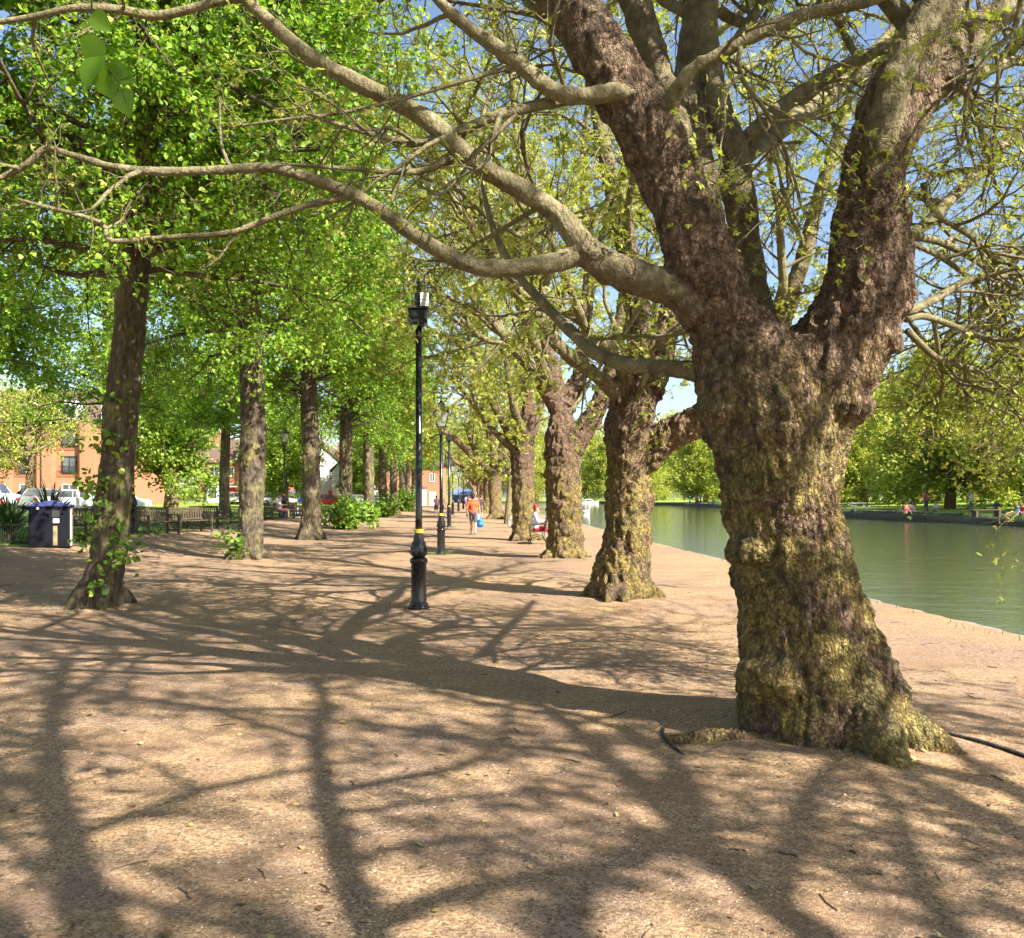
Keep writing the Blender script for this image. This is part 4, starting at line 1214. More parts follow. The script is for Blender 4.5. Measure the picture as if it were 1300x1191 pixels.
# ------------------------------------------------------------------ lamp columns
def column_base(T, pole_top, pole_r=.048, k=.95):
    b = MB()
    b.lathe([(.0, -.05), (.155, -.05), (.155, .03), (.135, .06), (.128, .085), (.0, .085)], k=24)
    b.build('foot', M_BLACK, T, smooth=False, bevel=.004)
    b = MB()
    n = 32
    prof = [(.112, .08), (.112, .12), (.104, .15), (.104, .62), (.112, .65), (.124, .665), (.124, .70), (.112, .72), (.085, .735)]
    prof = np.array(prof)
    th = np.arange(n) * 2 * np.pi / n
    V = []
    for r, z in prof:
        fl = .006 * np.cos(th * 8) if .13 < z < .64 else .003 * np.cos(th * 16) if z > .64 else 0 * th
        V.append(np.stack([(r + fl) * np.cos(th), (r + fl) * np.sin(th), 0 * th + z], 1))
    idx = np.arange(len(prof) * n).reshape(len(prof), n)
    q = np.stack([idx[:-1], np.roll(idx[:-1], -1, 1), np.roll(idx[1:], -1, 1), idx[1:]], -1).reshape(-1, 4)
    b.raw(np.concatenate(V), [q])
    b.build('drum', M_BLACK, T, smooth=True)
    b = MB()
    prof = np.array([(.075, .73), (.10, .75), (.118, .79), (.112, .85), (.095, .92), (.078, .99), (.066, 1.06), (.06, 1.09)])
    V = []
    for r, z in prof:
        fl = .009 * np.cos(th * 6 + z * 9) * math.sin((z - .73) / .36 * math.pi)
        V.append(np.stack([(r + fl) * np.cos(th), (r + fl) * np.sin(th), 0 * th + z], 1))
    q = np.stack([idx[:7], np.roll(idx[:7], -1, 1), np.roll(idx[1:8], -1, 1), idx[1:8]], -1).reshape(-1, 4)
    b.raw(np.concatenate(V), [q])
    for i in range(10):
        a = i * .628
        for z, r in ((.80, .118), (.86, .11), (.93, .095)):
            b.caps((math.cos(a) * r, math.sin(a) * r, z - .015), (math.cos(a) * (r - .003), math.sin(a) * (r - .003), z + .015), .011, .007, 6)
    b.build('leafed_vase', M_BLACK, T, smooth=True)
    b = MB(); b.lathe([(.05, 1.085), (.066, 1.085), (.067, 1.135), (.05, 1.14)], k=20); b.build('yellow_band', M_YELLOW, T, smooth=False)
    b = MB(); b.lathe([(.052, 1.12), (pole_r, 1.3), (pole_r * .95, pole_top)], k=16); b.build('pole', M_BLACK, T, smooth=True)


def lantern(T, z):
    b = MB()
    b.lathe([(.03, z - .12), (.055, z - .1), (.06, z - .06), (.03, z - .03), (.03, z)], k=12)
    for s in (0, 1, 2, 3):
        a = s * math.pi / 2 + math.pi / 4
        b.tube([(.0 + .03 * math.cos(a), .03 * math.sin(a), z - .03), (.12 * math.cos(a), .12 * math.sin(a), z + .02), (.10 * math.cos(a), .10 * math.sin(a), z + .14)], .011, 6)
    b.build('bracket', M_BLACK, T, smooth=True)
    f = MB()
    zb, zt, wb, wt = z + .12, z + .56, .105, .20
    f.box((0, 0, zb), (wb * 2 + .02, wb * 2 + .02, .03)); f.box((0, 0, zt), (wt * 2 + .03, wt * 2 + .03, .035))
    for sx in (-1, 1):
        for sy in (-1, 1):
            f.tube([(sx * wb, sy * wb, zb), (sx * wt, sy * wt, zt)], .012, 6)
    f.build('lantern_frame', M_BLACK, T)
    for i in range(4):
        g_ = MB()
        a = i * math.pi / 2
        ca, sa = math.cos(a), math.sin(a)
        R = np.array([[ca, -sa, 0], [sa, ca, 0], [0, 0, 1]])
        V = np.array([[-wb, -wb + .004, zb], [wb, -wb + .004, zb], [wt, -wt + .004, zt], [-wt, -wt + .004, zt], [-wb, -wb + .01, zb], [wb, -wb + .01, zb], [wt, -wt + .01, zt], [-wt, -wt + .01, zt]]) @ R.T
        g_.raw(V, [[0, 1, 2, 3], [7, 6, 5, 4], [0, 4, 5, 1], [3, 2, 6, 7], [1, 5, 6, 2], [0, 3, 7, 4]]); g_.build('lantern_pane', M_LGLASS, T)
    c_ = MB(); c_.lathe([(.30, zt + .01), (.25, zt + .06), (.13, zt + .13), (.10, zt + .20), (.12, zt + .22), (.06, zt + .26), (.03, zt + .32), (.045, zt + .35), (.03, zt + .38), (.012, zt + .41), (.006, zt + .5)], k=4, ph=math.pi / 4)
    c_.build('lantern_cap', M_BLACK, T)
    l_ = MB(); l_.lathe([(.01, z + .18), (.035, z + .2), (.035, z + .38), (.01, z + .42)], k=10); l_.build('lamp_bulb', M_WHITE, T, smooth=True)


gL = 'black columns standing along the path'
T = empty('camera_column', (-1.34, 12.25, h1(-1.34, 12.25)), .1, 'nearest black column with a box and white unit instead of a lantern', 'lamp post', gL)
column_base(T, 4.2)
b = MB(); b.box((-.01, 0, 4.18), (.27, .24, .2), taper=1.0); b.box((-.02, 0, 4.06), (.2, .2, .06)); b.build('black_housing', M_BLACK, T, bevel=.01)
b = MB(); b.box((0, 0, 4.30), (.32, .3, .035)); b.build('top_plate', M_IRON, T, bevel=.006)
b = MB(); b.box((-.01, 0, 4.40), (.09, .09, .18)); b.lathe([(.045, 4.48), (.05, 4.52), (.03, 4.55), (.04, 4.60), (.02, 4.63), (.028, 4.67), (.012, 4.70), (.004, 4.78)], k=12); b.build('finial', M_BLACK, T)
b = MB(); b.box((.08, -.03, 4.365), (.12, .14, .095)); b.box((.08, -.03, 4.468), (.12, .14, .095)); b.build('white_unit', M_GREYBOX, T, bevel=.006)
b = MB(); b.tube([(-.05, -.06, 4.0), (-.05, -.09, 3.9), (-.03, -.05, 3.7)], .008, 6); b.build('cable', M_RUB, T)

T = empty('street_lamp', (-1.97, 23.7, 0), .2, 'black lamp post with a glass lantern just behind the nearest column', 'lamp post', gL)
column_base(T, 3.4); lantern(T, 3.42)
LP = T
T = empty('camera_column', (-3.32, 45.0, 0), .3, 'third black column, topped by a small flat box', 'lamp post', gL)
column_base(T, 4.6, .055)
b = MB(); b.box((0, 0, 4.7), (.3, .3, .25)); b.lathe([(.17, 4.55), (.2, 4.6), (.08, 4.62)], k=12); b.lathe([(.03, 4.82), (.05, 4.9), (.01, 5.1)], k=8); b.build('black_housing', M_BLACK, T)
for X, Y, lab in ((-4.6, 62, 'fourth black lamp post down the path'), (-5.35, 77, 'fifth black lamp post down the path'), (-5.9, 94, 'sixth black lamp post down the path'), (-6.4, 112, 'seventh black lamp post down the path'), (-6.9, 132, 'farthest visible lamp post down the path')):
    copy_tree(LP, (X, Y, 0), .2, 1.1, lab)
for X, Y, lab in ((-13.0, 29.2, 'black lamp post between the nearest lime and the benches'), (-13.3, 49.8, 'black lamp post between the second and third limes')):
    copy_tree(LP, (X, Y, h1(X, Y)), .4, 1.25, lab, group='lamp posts along the lawn fence')

# ------------------------------------------------------------------ litter bin
x, y = -11.95, 22.1
T = empty('litter_bin', (x, y, h1(x, y)), .42, 'large dark navy double litter bin with a blue sloping lid', 'litter bin')
b = MB(); b.box((-.01, 0, .52), (.94, .72, 1.04)); b.build('body', M_BINN, T, bevel=.02)
b = MB(); b.box((.465, .0, .52), (.05, .70, 1.0)); b.build('side_panel', M_BINS, T, bevel=.015)
b = MB(); b.prism([(-.52, 1.045), (.52, 1.045), (.52, 1.075), (.05, 1.20), (-.05, 1.20), (-.52, 1.075)], -.39, .39); b.build('lid', M_BINT, T, bevel=.008)
b = MB(); b.box((.13, -.363, .86), (.17, .01, .18)); b.build('opening', M_RUB, T)
b = MB(); b.box((.14, -.366, .68), (.14, .008, .11)); b.build('sticker', M_POSTER, T)
b = MB(); b.box((.12, -.364, .30), (.10, .006, .5)); b.build('notice', simple('faded_notice', (.30, .25, .10), (.12, .11, .07), 9), T)
b = MB(); b.lathe([(.01, 0), (.07, .001), (.07, .008), (.01, .01)], k=10); o = b.build('red_badge', M_RED, T); o.rotation_euler = (math.pi / 2, 0, 0); o.rotation_euler = (math.pi / 2, 0, math.pi / 2); o.location = (.492, -.1, .9)
b = MB(); b.lathe([(.01, 0), (.035, .001), (.035, .008), (.01, .01)], k=12); o = b.build('keyhole_badge', M_POSTER, T); o.rotation_euler = (math.pi / 2, 0, 0); o.location = (-.28, -.362, 1.0)

# ------------------------------------------------------------------ benches
def bench(x, y, rz, label, L=1.55, group='wooden park benches', iron=False):
    T = empty('park_bench', (x, y, h1(x, y) if abs(x) > 2 else .01), rz, label, 'bench', group)
    W = M_WOOD
    b = MB()
    for i in range(4): b.box((0, -.19 + i * .125, .43), (L, .10, .028))
    b.build('seat', W, T, bevel=.004)
    b = MB()
    if iron:
        for i in range(4): b.box((0, .27 + i * .025, .52 + i * .11), (L, .03, .09), tilt=('X', -.2))
    else:
        b.box((0, .295, .88), (L, .05, .08)); b.box((0, .265, .50), (L, .045, .06))
        n = 13
        for i in range(n): b.box((-L / 2 + .08 + i * (L - .16) / (n - 1), .28, .69), (.07, .022, .34), tilt=('X', -.06))
    b.build('backrest', W, T, bevel=.003)
    for sx in (-1, 1):
        X = sx * (L / 2 - .03)
        b = MB()
        if iron:
            b.tube([(X, -.28, .0), (X, -.2, .2), (X, -.24, .42), (X, .25, .43), (X, .38, .95)], .018, 6)
            b.tube([(X, .34, .0), (X, .22, .22), (X, .24, .43)], .018, 6)
            b.tube([(X, -.2, .2), (X, .0, .28), (X, .22, .22)], .014, 6)
        else:
            b.box((X, -.22, .31), (.06, .06, .66)); b.box((X, .28, .45), (.06, .06, .94)); b.box((X, .03, .395), (.05, .5, .05)); b.box((X, .03, .12), (.045, .48, .045))
        b.build('leg_frame', M_IRON if iron else W, T, smooth=iron)
        b = MB()
        if iron: b.tube([(X, -.24, .42), (X, -.26, .6), (X, -.18, .66), (X, .31, .66)], .017, 6)
        else: b.box((X, .02, .655), (.07, .56, .035))
        b.build('armrest', M_IRON if iron else W, T)
    return T


bench(-12.1, 29.2, .08 + 1.15, 'park bench half hidden behind the nearest lime trunk', 1.5)
bench(-11.8, 31.4, 1.2, 'park bench in the middle of the three beside the lamp post', 1.7)
bench(-12.05, 34.0, 1.25, 'park bench farthest along of the three before the second lime', 1.7)
bench(-12.75, 26.3, 1.3, 'park bench behind the litter bin seen left of the lime', 1.6)
bench(-13.25, 48.0, 1.3, 'park bench holding the seated person between the limes', 1.6)
bench(-12.9, 50.5, 1.4, 'wooden bench by the lamp post past the seated person', 1.4)
bench(-13.6, 53.5, 1.4, 'empty wooden bench behind the third lime trunk', 1.7)
RB = bench(.85, 29.2, -math.pi / 2, 'iron-framed bench facing the river with a reader on it', 1.5, iron=True)
bench(-.35, 61.0, -math.pi / 2, 'distant bench facing the river where someone in red sits', 1.5, iron=True)

# ------------------------------------------------------------------ low fences
def fence(pts, label, hgt_=.62, gap=.11, post=2.0, name='low_fence'):
    T = empty(name, (pts[0][0], pts[0][1], 0), 0, label, 'fence', 'low metal fences round the lawn')
    o0 = np.array([pts[0][0], pts[0][1], 0])
    rails, bars = MB(), MB()
    P_ = []
    for (xa, ya), (xb, yb) in zip(pts[:-1], pts[1:]):
        L = math.hypot(xb - xa, yb - ya)
        n = int(L / post) + 1
        for i in range(n + 1):
            t = i / n
            x, y = xa + (xb - xa) * t, ya + (yb - ya) * t
            P_.append((x, y, h1(x, y)))
            if i or len(P_) == 1:
                b = MB(); b.box(np.array((x, y, h1(x, y) + hgt_ / 2)) - o0, (.04, .04, hgt_ + .06)); b.build('post', M_IRON, T)
        m = int(L / gap)
        t = np.arange(m) / m
        X, Y = xa + (xb - xa) * t, ya + (yb - ya) * t
        Z = hgt(X, Y)
        pp = np.stack([np.stack([X, Y, Z + .04], 1), np.stack([X, Y, Z + hgt_ - .03], 1)], 1) - o0
        bars.tubes(pp, np.full((m, 2), .006), 4)
        for zz in (.06, hgt_ - .03):
            rails.tube(np.array([(xa, ya, h1(xa, ya) + zz), (xb, yb, h1(xb, yb) + zz)]) - o0, .014, 6)
    rails.build('rails', M_IRON, T); bars.build('bar_panel', M_IRON, T)


fence([(-30, 22.3), (-12.7, 22.6)], 'low green-black railing in front of the sword-leaved plants', .55, .06)
el = lambda y: float(edge_left(y)) - .25
fence([(-12.7, 22.6), (el(40), 40)], 'low railing running behind the benches', .6, .09)
fence([(el(40), 40), (el(70), 70)], 'low railing between lawn and path beyond the benches', .6, .12, 3)

# ------------------------------------------------------------------ people
def person(loc, rz, label, pose, shirt, trousers, hair='short', hairm=None, vox=.011, extra=None, group=None, shoes=(.1, .1, .1), legs_bare=True, sleeves='short', scale=1.0):
    """y is the way the person faces; joints in metres"""
    T = empty('person', loc, rz, label, 'person', group)
    T.scale = (scale,) * 3
    J = dict(pose)
    B = MB()
    pel, ch, nk, hd = [np.array(J[k], float) for k in ('pelvis', 'chest', 'neck', 'head')]
    sp = .18; hp = .09
    side = np.array(J.get('side', (1, 0, 0)), float)
    B.caps(pel - side * .06, pel + side * .06, .115, .115)
    B.caps(pel, ch, .115, .135)
    B.caps(ch - side * .07, ch + side * .07, .125, .125)
    B.caps(ch + (nk - ch) * .75 - side * .13, ch + (nk - ch) * .75 + side * .13, .06, .06)
    B.caps(ch, nk, .10, .055); B.caps(nk, hd, .052, .05)
    f = nz(np.array(J.get('face', (0, 1, 0)), float))
    B.caps(hd + [0, 0, .05] - f * .01, hd + [0, 0, .12] - f * .02, .088, .088)
    B.caps(hd + f * .03 + [0, 0, .0], hd + f * .03 + [0, 0, .06], .055, .07)
    B.caps(hd + f * .10 + [0, 0, .055], hd + f * .115 + [0, 0, .035], .012, .016)       # nose
    B.caps(hd + f * .075 + [0, 0, -.025], hd + f * .085 + [0, 0, -.03], .022, .02)      # chin
    sh_ = nz(np.cross(f, [0, 0, 1]))
    for s in (-1, 1): B.caps(hd + sh_ * s * .088 + [0, 0, .035], hd + sh_ * s * .09 + [0, 0, .075], .014, .016)
    for s, k in ((-1, 'l'), (1, 'r')):
        S = ch + (nk - ch) * .7 + side * s * sp
        E, W = np.array(J['elbow_' + k], float), np.array(J['wrist_' + k], float)
        B.caps(S, E, .052, .04); B.caps(E, W, .042, .027)
        hdv = nz(np.array(J.get('hand_' + k, W - E), float))
        sd_ = nz(np.cross(hdv, [0.3, 1, .1]))
        kn = W + hdv * .085
        B.caps(W, kn - sd_ * .018, .026, .02); B.caps(W, kn + sd_ * .018, .026, .02)
        cu = nz(np.cross(sd_, hdv)) * .012
        for q, ln in zip((-.03, -.01, .01, .03), (.058, .072, .068, .052)):
            a = kn + sd_ * q; m2 = a + hdv * ln * .55 + cu; e = m2 + hdv * ln * .5 + cu * 2
            B.caps(a, m2, .0095, .009, 8); B.caps(m2, e, .009, .008, 8)
        th_ = W + hdv * .03 + sd_ * .028
        B.caps(th_, th_ + hdv * .035 + sd_ * .025, .012, .010, 8); B.caps(th_ + hdv * .035 + sd_ * .025, th_ + hdv * .065 + sd_ * .03, .010, .009, 8)
        H = pel + side * s * hp - np.array([0, 0, .03])
        K, A_, Tt = np.array(J['knee_' + k], float), np.array(J['ankle_' + k], float), np.array(J['toe_' + k], float)
        B.caps(H, K, .085, .055); B.caps(K, K + (A_ - K) * .35, .055, .054); B.caps(K + (A_ - K) * .3, A_, .054, .036)
        B.caps(A_ - [0, 0, .035], Tt, .04, .03)
    skin('body', B, vox, M_SKIN, T, 2)
    C = MB()
    C.caps(pel + (ch - pel) * .1 - side * .07, pel + (ch - pel) * .1 + side * .07, .125, .125)
    C.caps(pel, ch, .135, .15); C.caps(ch - side * .08, ch + side * .08, .14, .14)
    C.caps(ch + (nk - ch) * .7 - side * .14, ch + (nk - ch) * .7 + side * .14, .072, .072); C.caps(ch, ch + (nk - ch) * .85, .12, .072)
    for s, k in ((-1, 'l'), (1, 'r')):
        S = ch + (nk - ch) * .7 + side * s * sp
        E, W = np.array(J['elbow_' + k], float), np.array(J['wrist_' + k], float)
        C.caps(S, S + (E - S) * (.75 if sleeves == 'short' else 1.0), .07, .06)
        if sleeves == 'long': C.caps(E, W, .055, .042)
    skin('shirt', C, vox * 1.3, shirt, T, 2)
    C = MB(); C.caps(pel - side * .06, pel + side * .06, .13, .13)
    for s, k in ((-1, 'l'), (1, 'r')):
        H = pel + side * s * hp - np.array([0, 0, .03]); K = np.array(J['knee_' + k], float); A_ = np.array(J['ankle_' + k], float)
        C.caps(H, H + (K - H) * .82 if legs_bare else K, .10, .082)
        if not legs_bare: C.caps(K, A_, .075, .055)
    skin('shorts' if legs_bare else 'trousers', C, vox * 1.3, trousers, T, 2)
    for s, k in ((-1, 'l'), (1, 'r')):
        C = MB(); A_, Tt = np.array(J['ankle_' + k], float), np.array(J['toe_' + k], float)
        C.caps(A_ - [0, 0, .035] - nz(Tt - A_) * .03, Tt + nz(Tt - A_) * .02, .048, .037); C.caps(A_ - [0, 0, .03], A_, .046, .044)
        skin('shoe', C, vox * 1.2, cloth('shoe', shoes), T, 1)
    C = MB()
    C.caps(hd + [0, 0, .085] - f * .03, hd + [0, 0, .125] - f * .025, .094, .094); C.caps(hd - f * .05 + [0, 0, .03], hd - f * .04 + [0, 0, .09], .07, .085)
    if hair == 'long': C.caps(hd - f * .06 + [0, 0, .05], hd - f * .08 - [0, 0, .16], .075, .05)
    nm = 'hair'
    if hair == 'cap':
        C.caps(hd + f * .08 + [0, 0, .10], hd + f * .15 + [0, 0, .09], .05, .035); nm = 'cap'
    if hair == 'hat':
        C.lathe([(.02, .1), (.17, .1), (.17, .115), (.02, .13)], hd + [0, 0, -.01], 18); nm = 'hat'
    skin(nm, C, vox * 1.3, hairm or M_HAIRD, T, 2)
    return T


walk = dict(pelvis=(0, 0, .95), chest=(0, .02, 1.27), neck=(0, .03, 1.47), head=(0, .05, 1.55), elbow_l=(-.25, -.06, 1.12), wrist_l=(-.27, .03, .88), elbow_r=(.26, -.03, 1.12), wrist_r=(.29, .02, .87), hand_l=(0, .15, -1), hand_r=(.02, 0, -1),
            knee_l=(-.09, .14, .52), ankle_l=(-.09, .12, .11), toe_l=(-.09, .27, .05), knee_r=(.09, .03, .50), ankle_r=(.10, -.2, .16), toe_r=(.10, -.10, .04))
M_ORANGE = cloth('orange', (.80, .11, .03))
W1 = person((-1.65, 36.2, .005), -.02, 'person walking away in an orange top and grey shorts carrying a blue bag', walk, M_ORANGE, cloth('grey', (.12, .11, .14)), 'short', shoes=(.55, .55, .56))
b = MB(); b.caps((0, 0, -.38), (0, 0, -.24), .155, .12); b.caps((0, 0, -.24), (0, 0, -.12), .12, .03); b.caps((0, 0, -.12), (0, 0, -.02), .03, .015)
V, Q, N = remesh(b, .015, 3); V = V + N * ((fbm(V * 9, 3, 4) - .5) * .06)[:, None]
T = empty('carrier_bag', (-1.35, 36.24, .83), 0, 'bulging bright blue carrier bag in the hand of the walker in orange', 'bag')
MB().raw(V, Q).build('bag_body', simple('blue_plastic', (.02, .20, .55), (.01, .14, .42), 8, .4), T, smooth=True)
b = MB(); b.tube([(-.02, 0, -.06), (-.03, 0, .0), (0, 0, .03), (.03, 0, .0), (.02, 0, -.06)], .008, 6); b.build('handle', simple('blue_handle', (.02, .2, .5), None, 8, .5), T)
b = MB(); b.caps((0, 0, 0), (0, 0, -.35), .06, .045); V, Q, N = remesh(b, .012, 2)
o = MB().raw(V, Q).build('rolled_towel', cloth('white_towel', (.75, .73, .70)), W1, smooth=True); o.location = (.22, .02, .82)

sit = dict(pelvis=(0, 0, .56), chest=(0, -.05, .86), neck=(0, -.02, 1.06), head=(0, .02, 1.14), face=(0, 1, -.25), elbow_l=(-.25, .05, .80), wrist_l=(-.12, .28, .80), elbow_r=(.25, .05, .80), wrist_r=(.12, .28, .80), hand_l=(.3, 1, .1), hand_r=(-.3, 1, .1),
           knee_l=(-.11, .46, .52), ankle_l=(-.11, .46, .11), toe_l=(-.11, .60, .045), knee_r=(.11, .46, .52), ankle_r=(.11, .50, .11), toe_r=(.11, .64, .045))
person((.82, 28.85, -.01), -math.pi / 2, 'seated reader in red cap, pale shirt and red shorts on the river-facing bench', sit, cloth('pale_blue', (.68, .72, .80)), cloth('red', (.62, .03, .03)), 'cap', cloth('dark_red', (.30, .035, .03)), shoes=(.2, .2, .2), sleeves='long')
b = MB(); b.box((0, 0, 0), (.16, .02, .11), tilt=('X', .5)); T = empty('dark_book', (1.22, 28.85, .86), -math.pi / 2, 'small dark book held by the reader in the red cap', 'book'); b.build('cover', M_RUB, T, bevel=.003)
b = MB(); b.box((0, .012, .002), (.145, .006, .1), tilt=('X', .5)); b.build('pages', M_POSTER, T)
person((-.30, 60.8, 0), -math.pi / 2 - .5, 'distant seated person in red leaning forward by the slim bent tree', sit, cloth('bright_red', (.7, .05, .03)), cloth('dark', (.05, .05, .08)), 'short', vox=.025)
zz = h1(-13.1, 47.8)
person((-13.05, 47.9, zz), -math.pi / 2 + .15, 'person sitting on a bench at the left in a hat, pale pink top, bare legs', sit, cloth('pale_pink', (.70, .52, .52)), cloth('dusk_pink', (.5, .2, .2)), 'hat', cloth('mauve', (.30, .25, .30)), vox=.02)
# small figures far down the path, on the lawn and across the water
stand = dict(pelvis=(0, 0, .95), chest=(0, 0, 1.28), neck=(0, 0, 1.48), head=(0, .02, 1.56), elbow_l=(-.24, 0, 1.14), wrist_l=(-.2, .12, .92), elbow_r=(.24, 0, 1.14), wrist_r=(.25, .08, .9), knee_l=(-.1, .05, .5), ankle_l=(-.11, 0, .1), toe_l=(-.12, .14, .04), knee_r=(.1, .02, .5), ankle_r=(.11, 0, .1), toe_r=(.12, .14, .04))
ground_sit = dict(pelvis=(0, 0, .12), chest=(0, -.06, .44), neck=(0, -.04, .64), head=(0, -.02, .72), elbow_l=(-.27, -.05, .30), wrist_l=(-.2, .15, .28), elbow_r=(.27, -.1, .3), wrist_r=(.3, -.25, .1), knee_l=(-.16, .38, .34), ankle_l=(-.15, .62, .09), toe_l=(-.15, .76, .06), knee_r=(.16, .4, .25), ankle_r=(.1, .68, .09), toe_r=(.1, .82, .06))
gp_ = 'people strolling far down the path'
protos = {}
def figure(loc, rz, label, kind, shirtc, trc, group, hairm=None, scale=1.0):
    key = (kind, shirtc, trc)
    if kind in protos and False: pass
    return person(loc, rz, label, {'stand': stand, 'walk': walk, 'ground': ground_sit}[kind], cloth('top', shirtc), cloth('bottom', trc), 'short', hairm, vox=.035, group=group, legs_bare=kind != 'stand', scale=scale)
figure((-5.6, 68, 0), .1, 'distant stroller in white top left of the far lamp posts', 'walk', (.75, .7, .7), (.08, .08, .12), gp_)
figure((-6.3, 71, 0), .3, 'distant stroller in pale pink beside the one in white', 'walk', (.65, .4, .42), (.12, .1, .1), gp_)
figure((-4.4, 88, 0), 3.0, 'distant person in cream facing the viewer between lamp posts', 'stand', (.65, .58, .42), (.2, .18, .15), gp_)
figure((-5.1, 100, 0), 3.2, 'distant person in dark clothes by the lamp posts', 'stand', (.08, .08, .1), (.05, .05, .07), gp_)
figure((-4.0, 96, 0), .2, 'distant walker in dusty purple', 'walk', (.3, .2, .33), (.1, .1, .12), gp_)
figure((-2.9, 118, 0), 3, 'tiny distant person in white past the walker in orange', 'stand', (.75, .75, .75), (.2, .2, .3), gp_)
figure((-6.9, 128, 0), 0, 'tiny distant person in light blue near the blue gazebo', 'stand', (.3, .45, .65), (.1, .1, .2), gp_)
figure((-2.2, 60, 0), .1, 'distant person in a dark top ahead of the walker in orange', 'walk', (.05, .04, .04), (.2, .15, .13), gp_)
gq = 'people on the far bank lawn'
def fb(px, Y, dz=0): 
    x = (px - CX) / F_PX * Y
    return (x, Y, float(fz(x, Y)) + dz)
figure(fb(1233, 68), 1.2, 'person standing in pale blue beside the dark trunk on the far lawn', 'stand', (.5, .58, .72), (.12, .12, .2), gq)
figure(fb(1150, 66), .6, 'person sitting by the water across the river in a red and white top', 'ground', (.75, .12, .1), (.6, .5, .45), gq)
figure(fb(1157, 68), -.6, 'companion sitting in pink beside the one in red across the river', 'ground', (.75, .45, .42), (.3, .2, .2), gq)
figure(fb(1176, 72), .2, 'person standing in maroon on the far lawn', 'stand', (.35, .05, .08), (.06, .06, .1), gq)
figure(fb(1188, 74), 2, 'person sitting in cream on the far lawn beside the one in maroon', 'ground', (.7, .62, .48), (.5, .45, .4), gq)
figure(fb(1290, 57), 1.5, 'person with blue jacket sitting at the far water edge, right', 'ground', (.1, .18, .5), (.5, .45, .1), gq)
figure(fb(1297, 57.5), 1.8, 'person in red at the right edge across the river', 'ground', (.55, .04, .04), (.06, .06, .06), gq)
figure(fb(1265, 75), 2.5, 'person in dark grey among low branches on the far lawn', 'ground', (.1, .09, .12), (.2, .2, .22), gq)
figure(fb(885, 165), 0, 'tiny figure in red on the far bank left of the great trunk', 'ground', (.7, .08, .06), (.6, .3, .3), gq, scale=1.3)
figure(fb(889, 165), 1, 'tiny figure in mauve next to the one in red left of the great trunk', 'ground', (.4, .25, .5), (.3, .3, .5), gq, scale=1.3)
figure(fb(905, 160), 1, 'tiny figure in white on the far bank left of the great trunk', 'ground', (.75, .72, .7), (.3, .3, .5), gq, scale=1.3)
figure(fb(876, 168), 1, 'tiny standing figure in pale grey on the far bank', 'stand', (.6, .6, .6), (.2, .2, .3), gq)
gr_ = 'people among the parked cars'
for X, Y, c1, kd, lab in ((-28.8, 56.5, (.72, .68, .68), 'stand', 'person in white top beside the parked cars'), (-28.0, 57.2, (.65, .6, .62), 'stand', 'second person in pale clothes beside the parked cars'), (-12.4 - 2.3, 58, (.75, .72, .75), 'ground', 'person in white sitting on the lawn past the third lime'), (-33.5, 56, (.6, .05, .05), 'ground', 'person in red low beside the parked cars')):
    figure((X, Y, h1(X, Y)), 2.5 + X, lab, kd, c1, (.1, .1, .13), gr_)

# ------------------------------------------------------------------ bicycle by the slim tree
T = empty('bicycle', (.17, 45, .005), math.pi / 2 - .5, 'old bicycle standing by the slim trees at the river side', 'bicycle')
def wheel(xc):
    a = np.linspace(0, 2 * np.pi, 29)
    b = MB(); b.tube(np.stack([xc + .33 * np.cos(a), 0 * a, .345 + .33 * np.sin(a)], 1), .018, 6); w_ = b.build('wheel', M_RUB, T, smooth=True)
    b = MB()
    for i in range(12):
        t = i * math.pi / 6; b.tube([(xc, 0, .345), (xc + .32 * math.cos(t), 0, .345 + .32 * math.sin(t))], .003, 4)
    b.build('spokes', M_ALU, w_)
wheel(-.52); wheel(.52)
b = MB()
for p in ([(-.52, 0, .345), (-.08, 0, .30), (-.22, 0, .82)], [(-.52, 0, .345), (-.2, 0, .75)], [(-.08, 0, .30), (.36, 0, .72)], [(-.2, 0, .76), (.35, 0, .80)], [(.52, 0, .345), (.36, 0, .78), (.33, 0, .95)]): b.tube(p, .017, 6)
b.build('frame', simple('brown_frame_paint', (.16, .05, .03), None, 8, .4), T, smooth=True)
b = MB(); b.caps((-.34, 0, .90), (-.12, 0, .90), .07, .03); b.build('saddle', M_RUB, T, smooth=True)
b = MB(); b.tube([(.25, -.28, .98), (.33, -.15, 1.0), (.33, .15, 1.0), (.25, .28, .98)], .014, 6); b.build('handlebar', M_ALU, T, smooth=True)

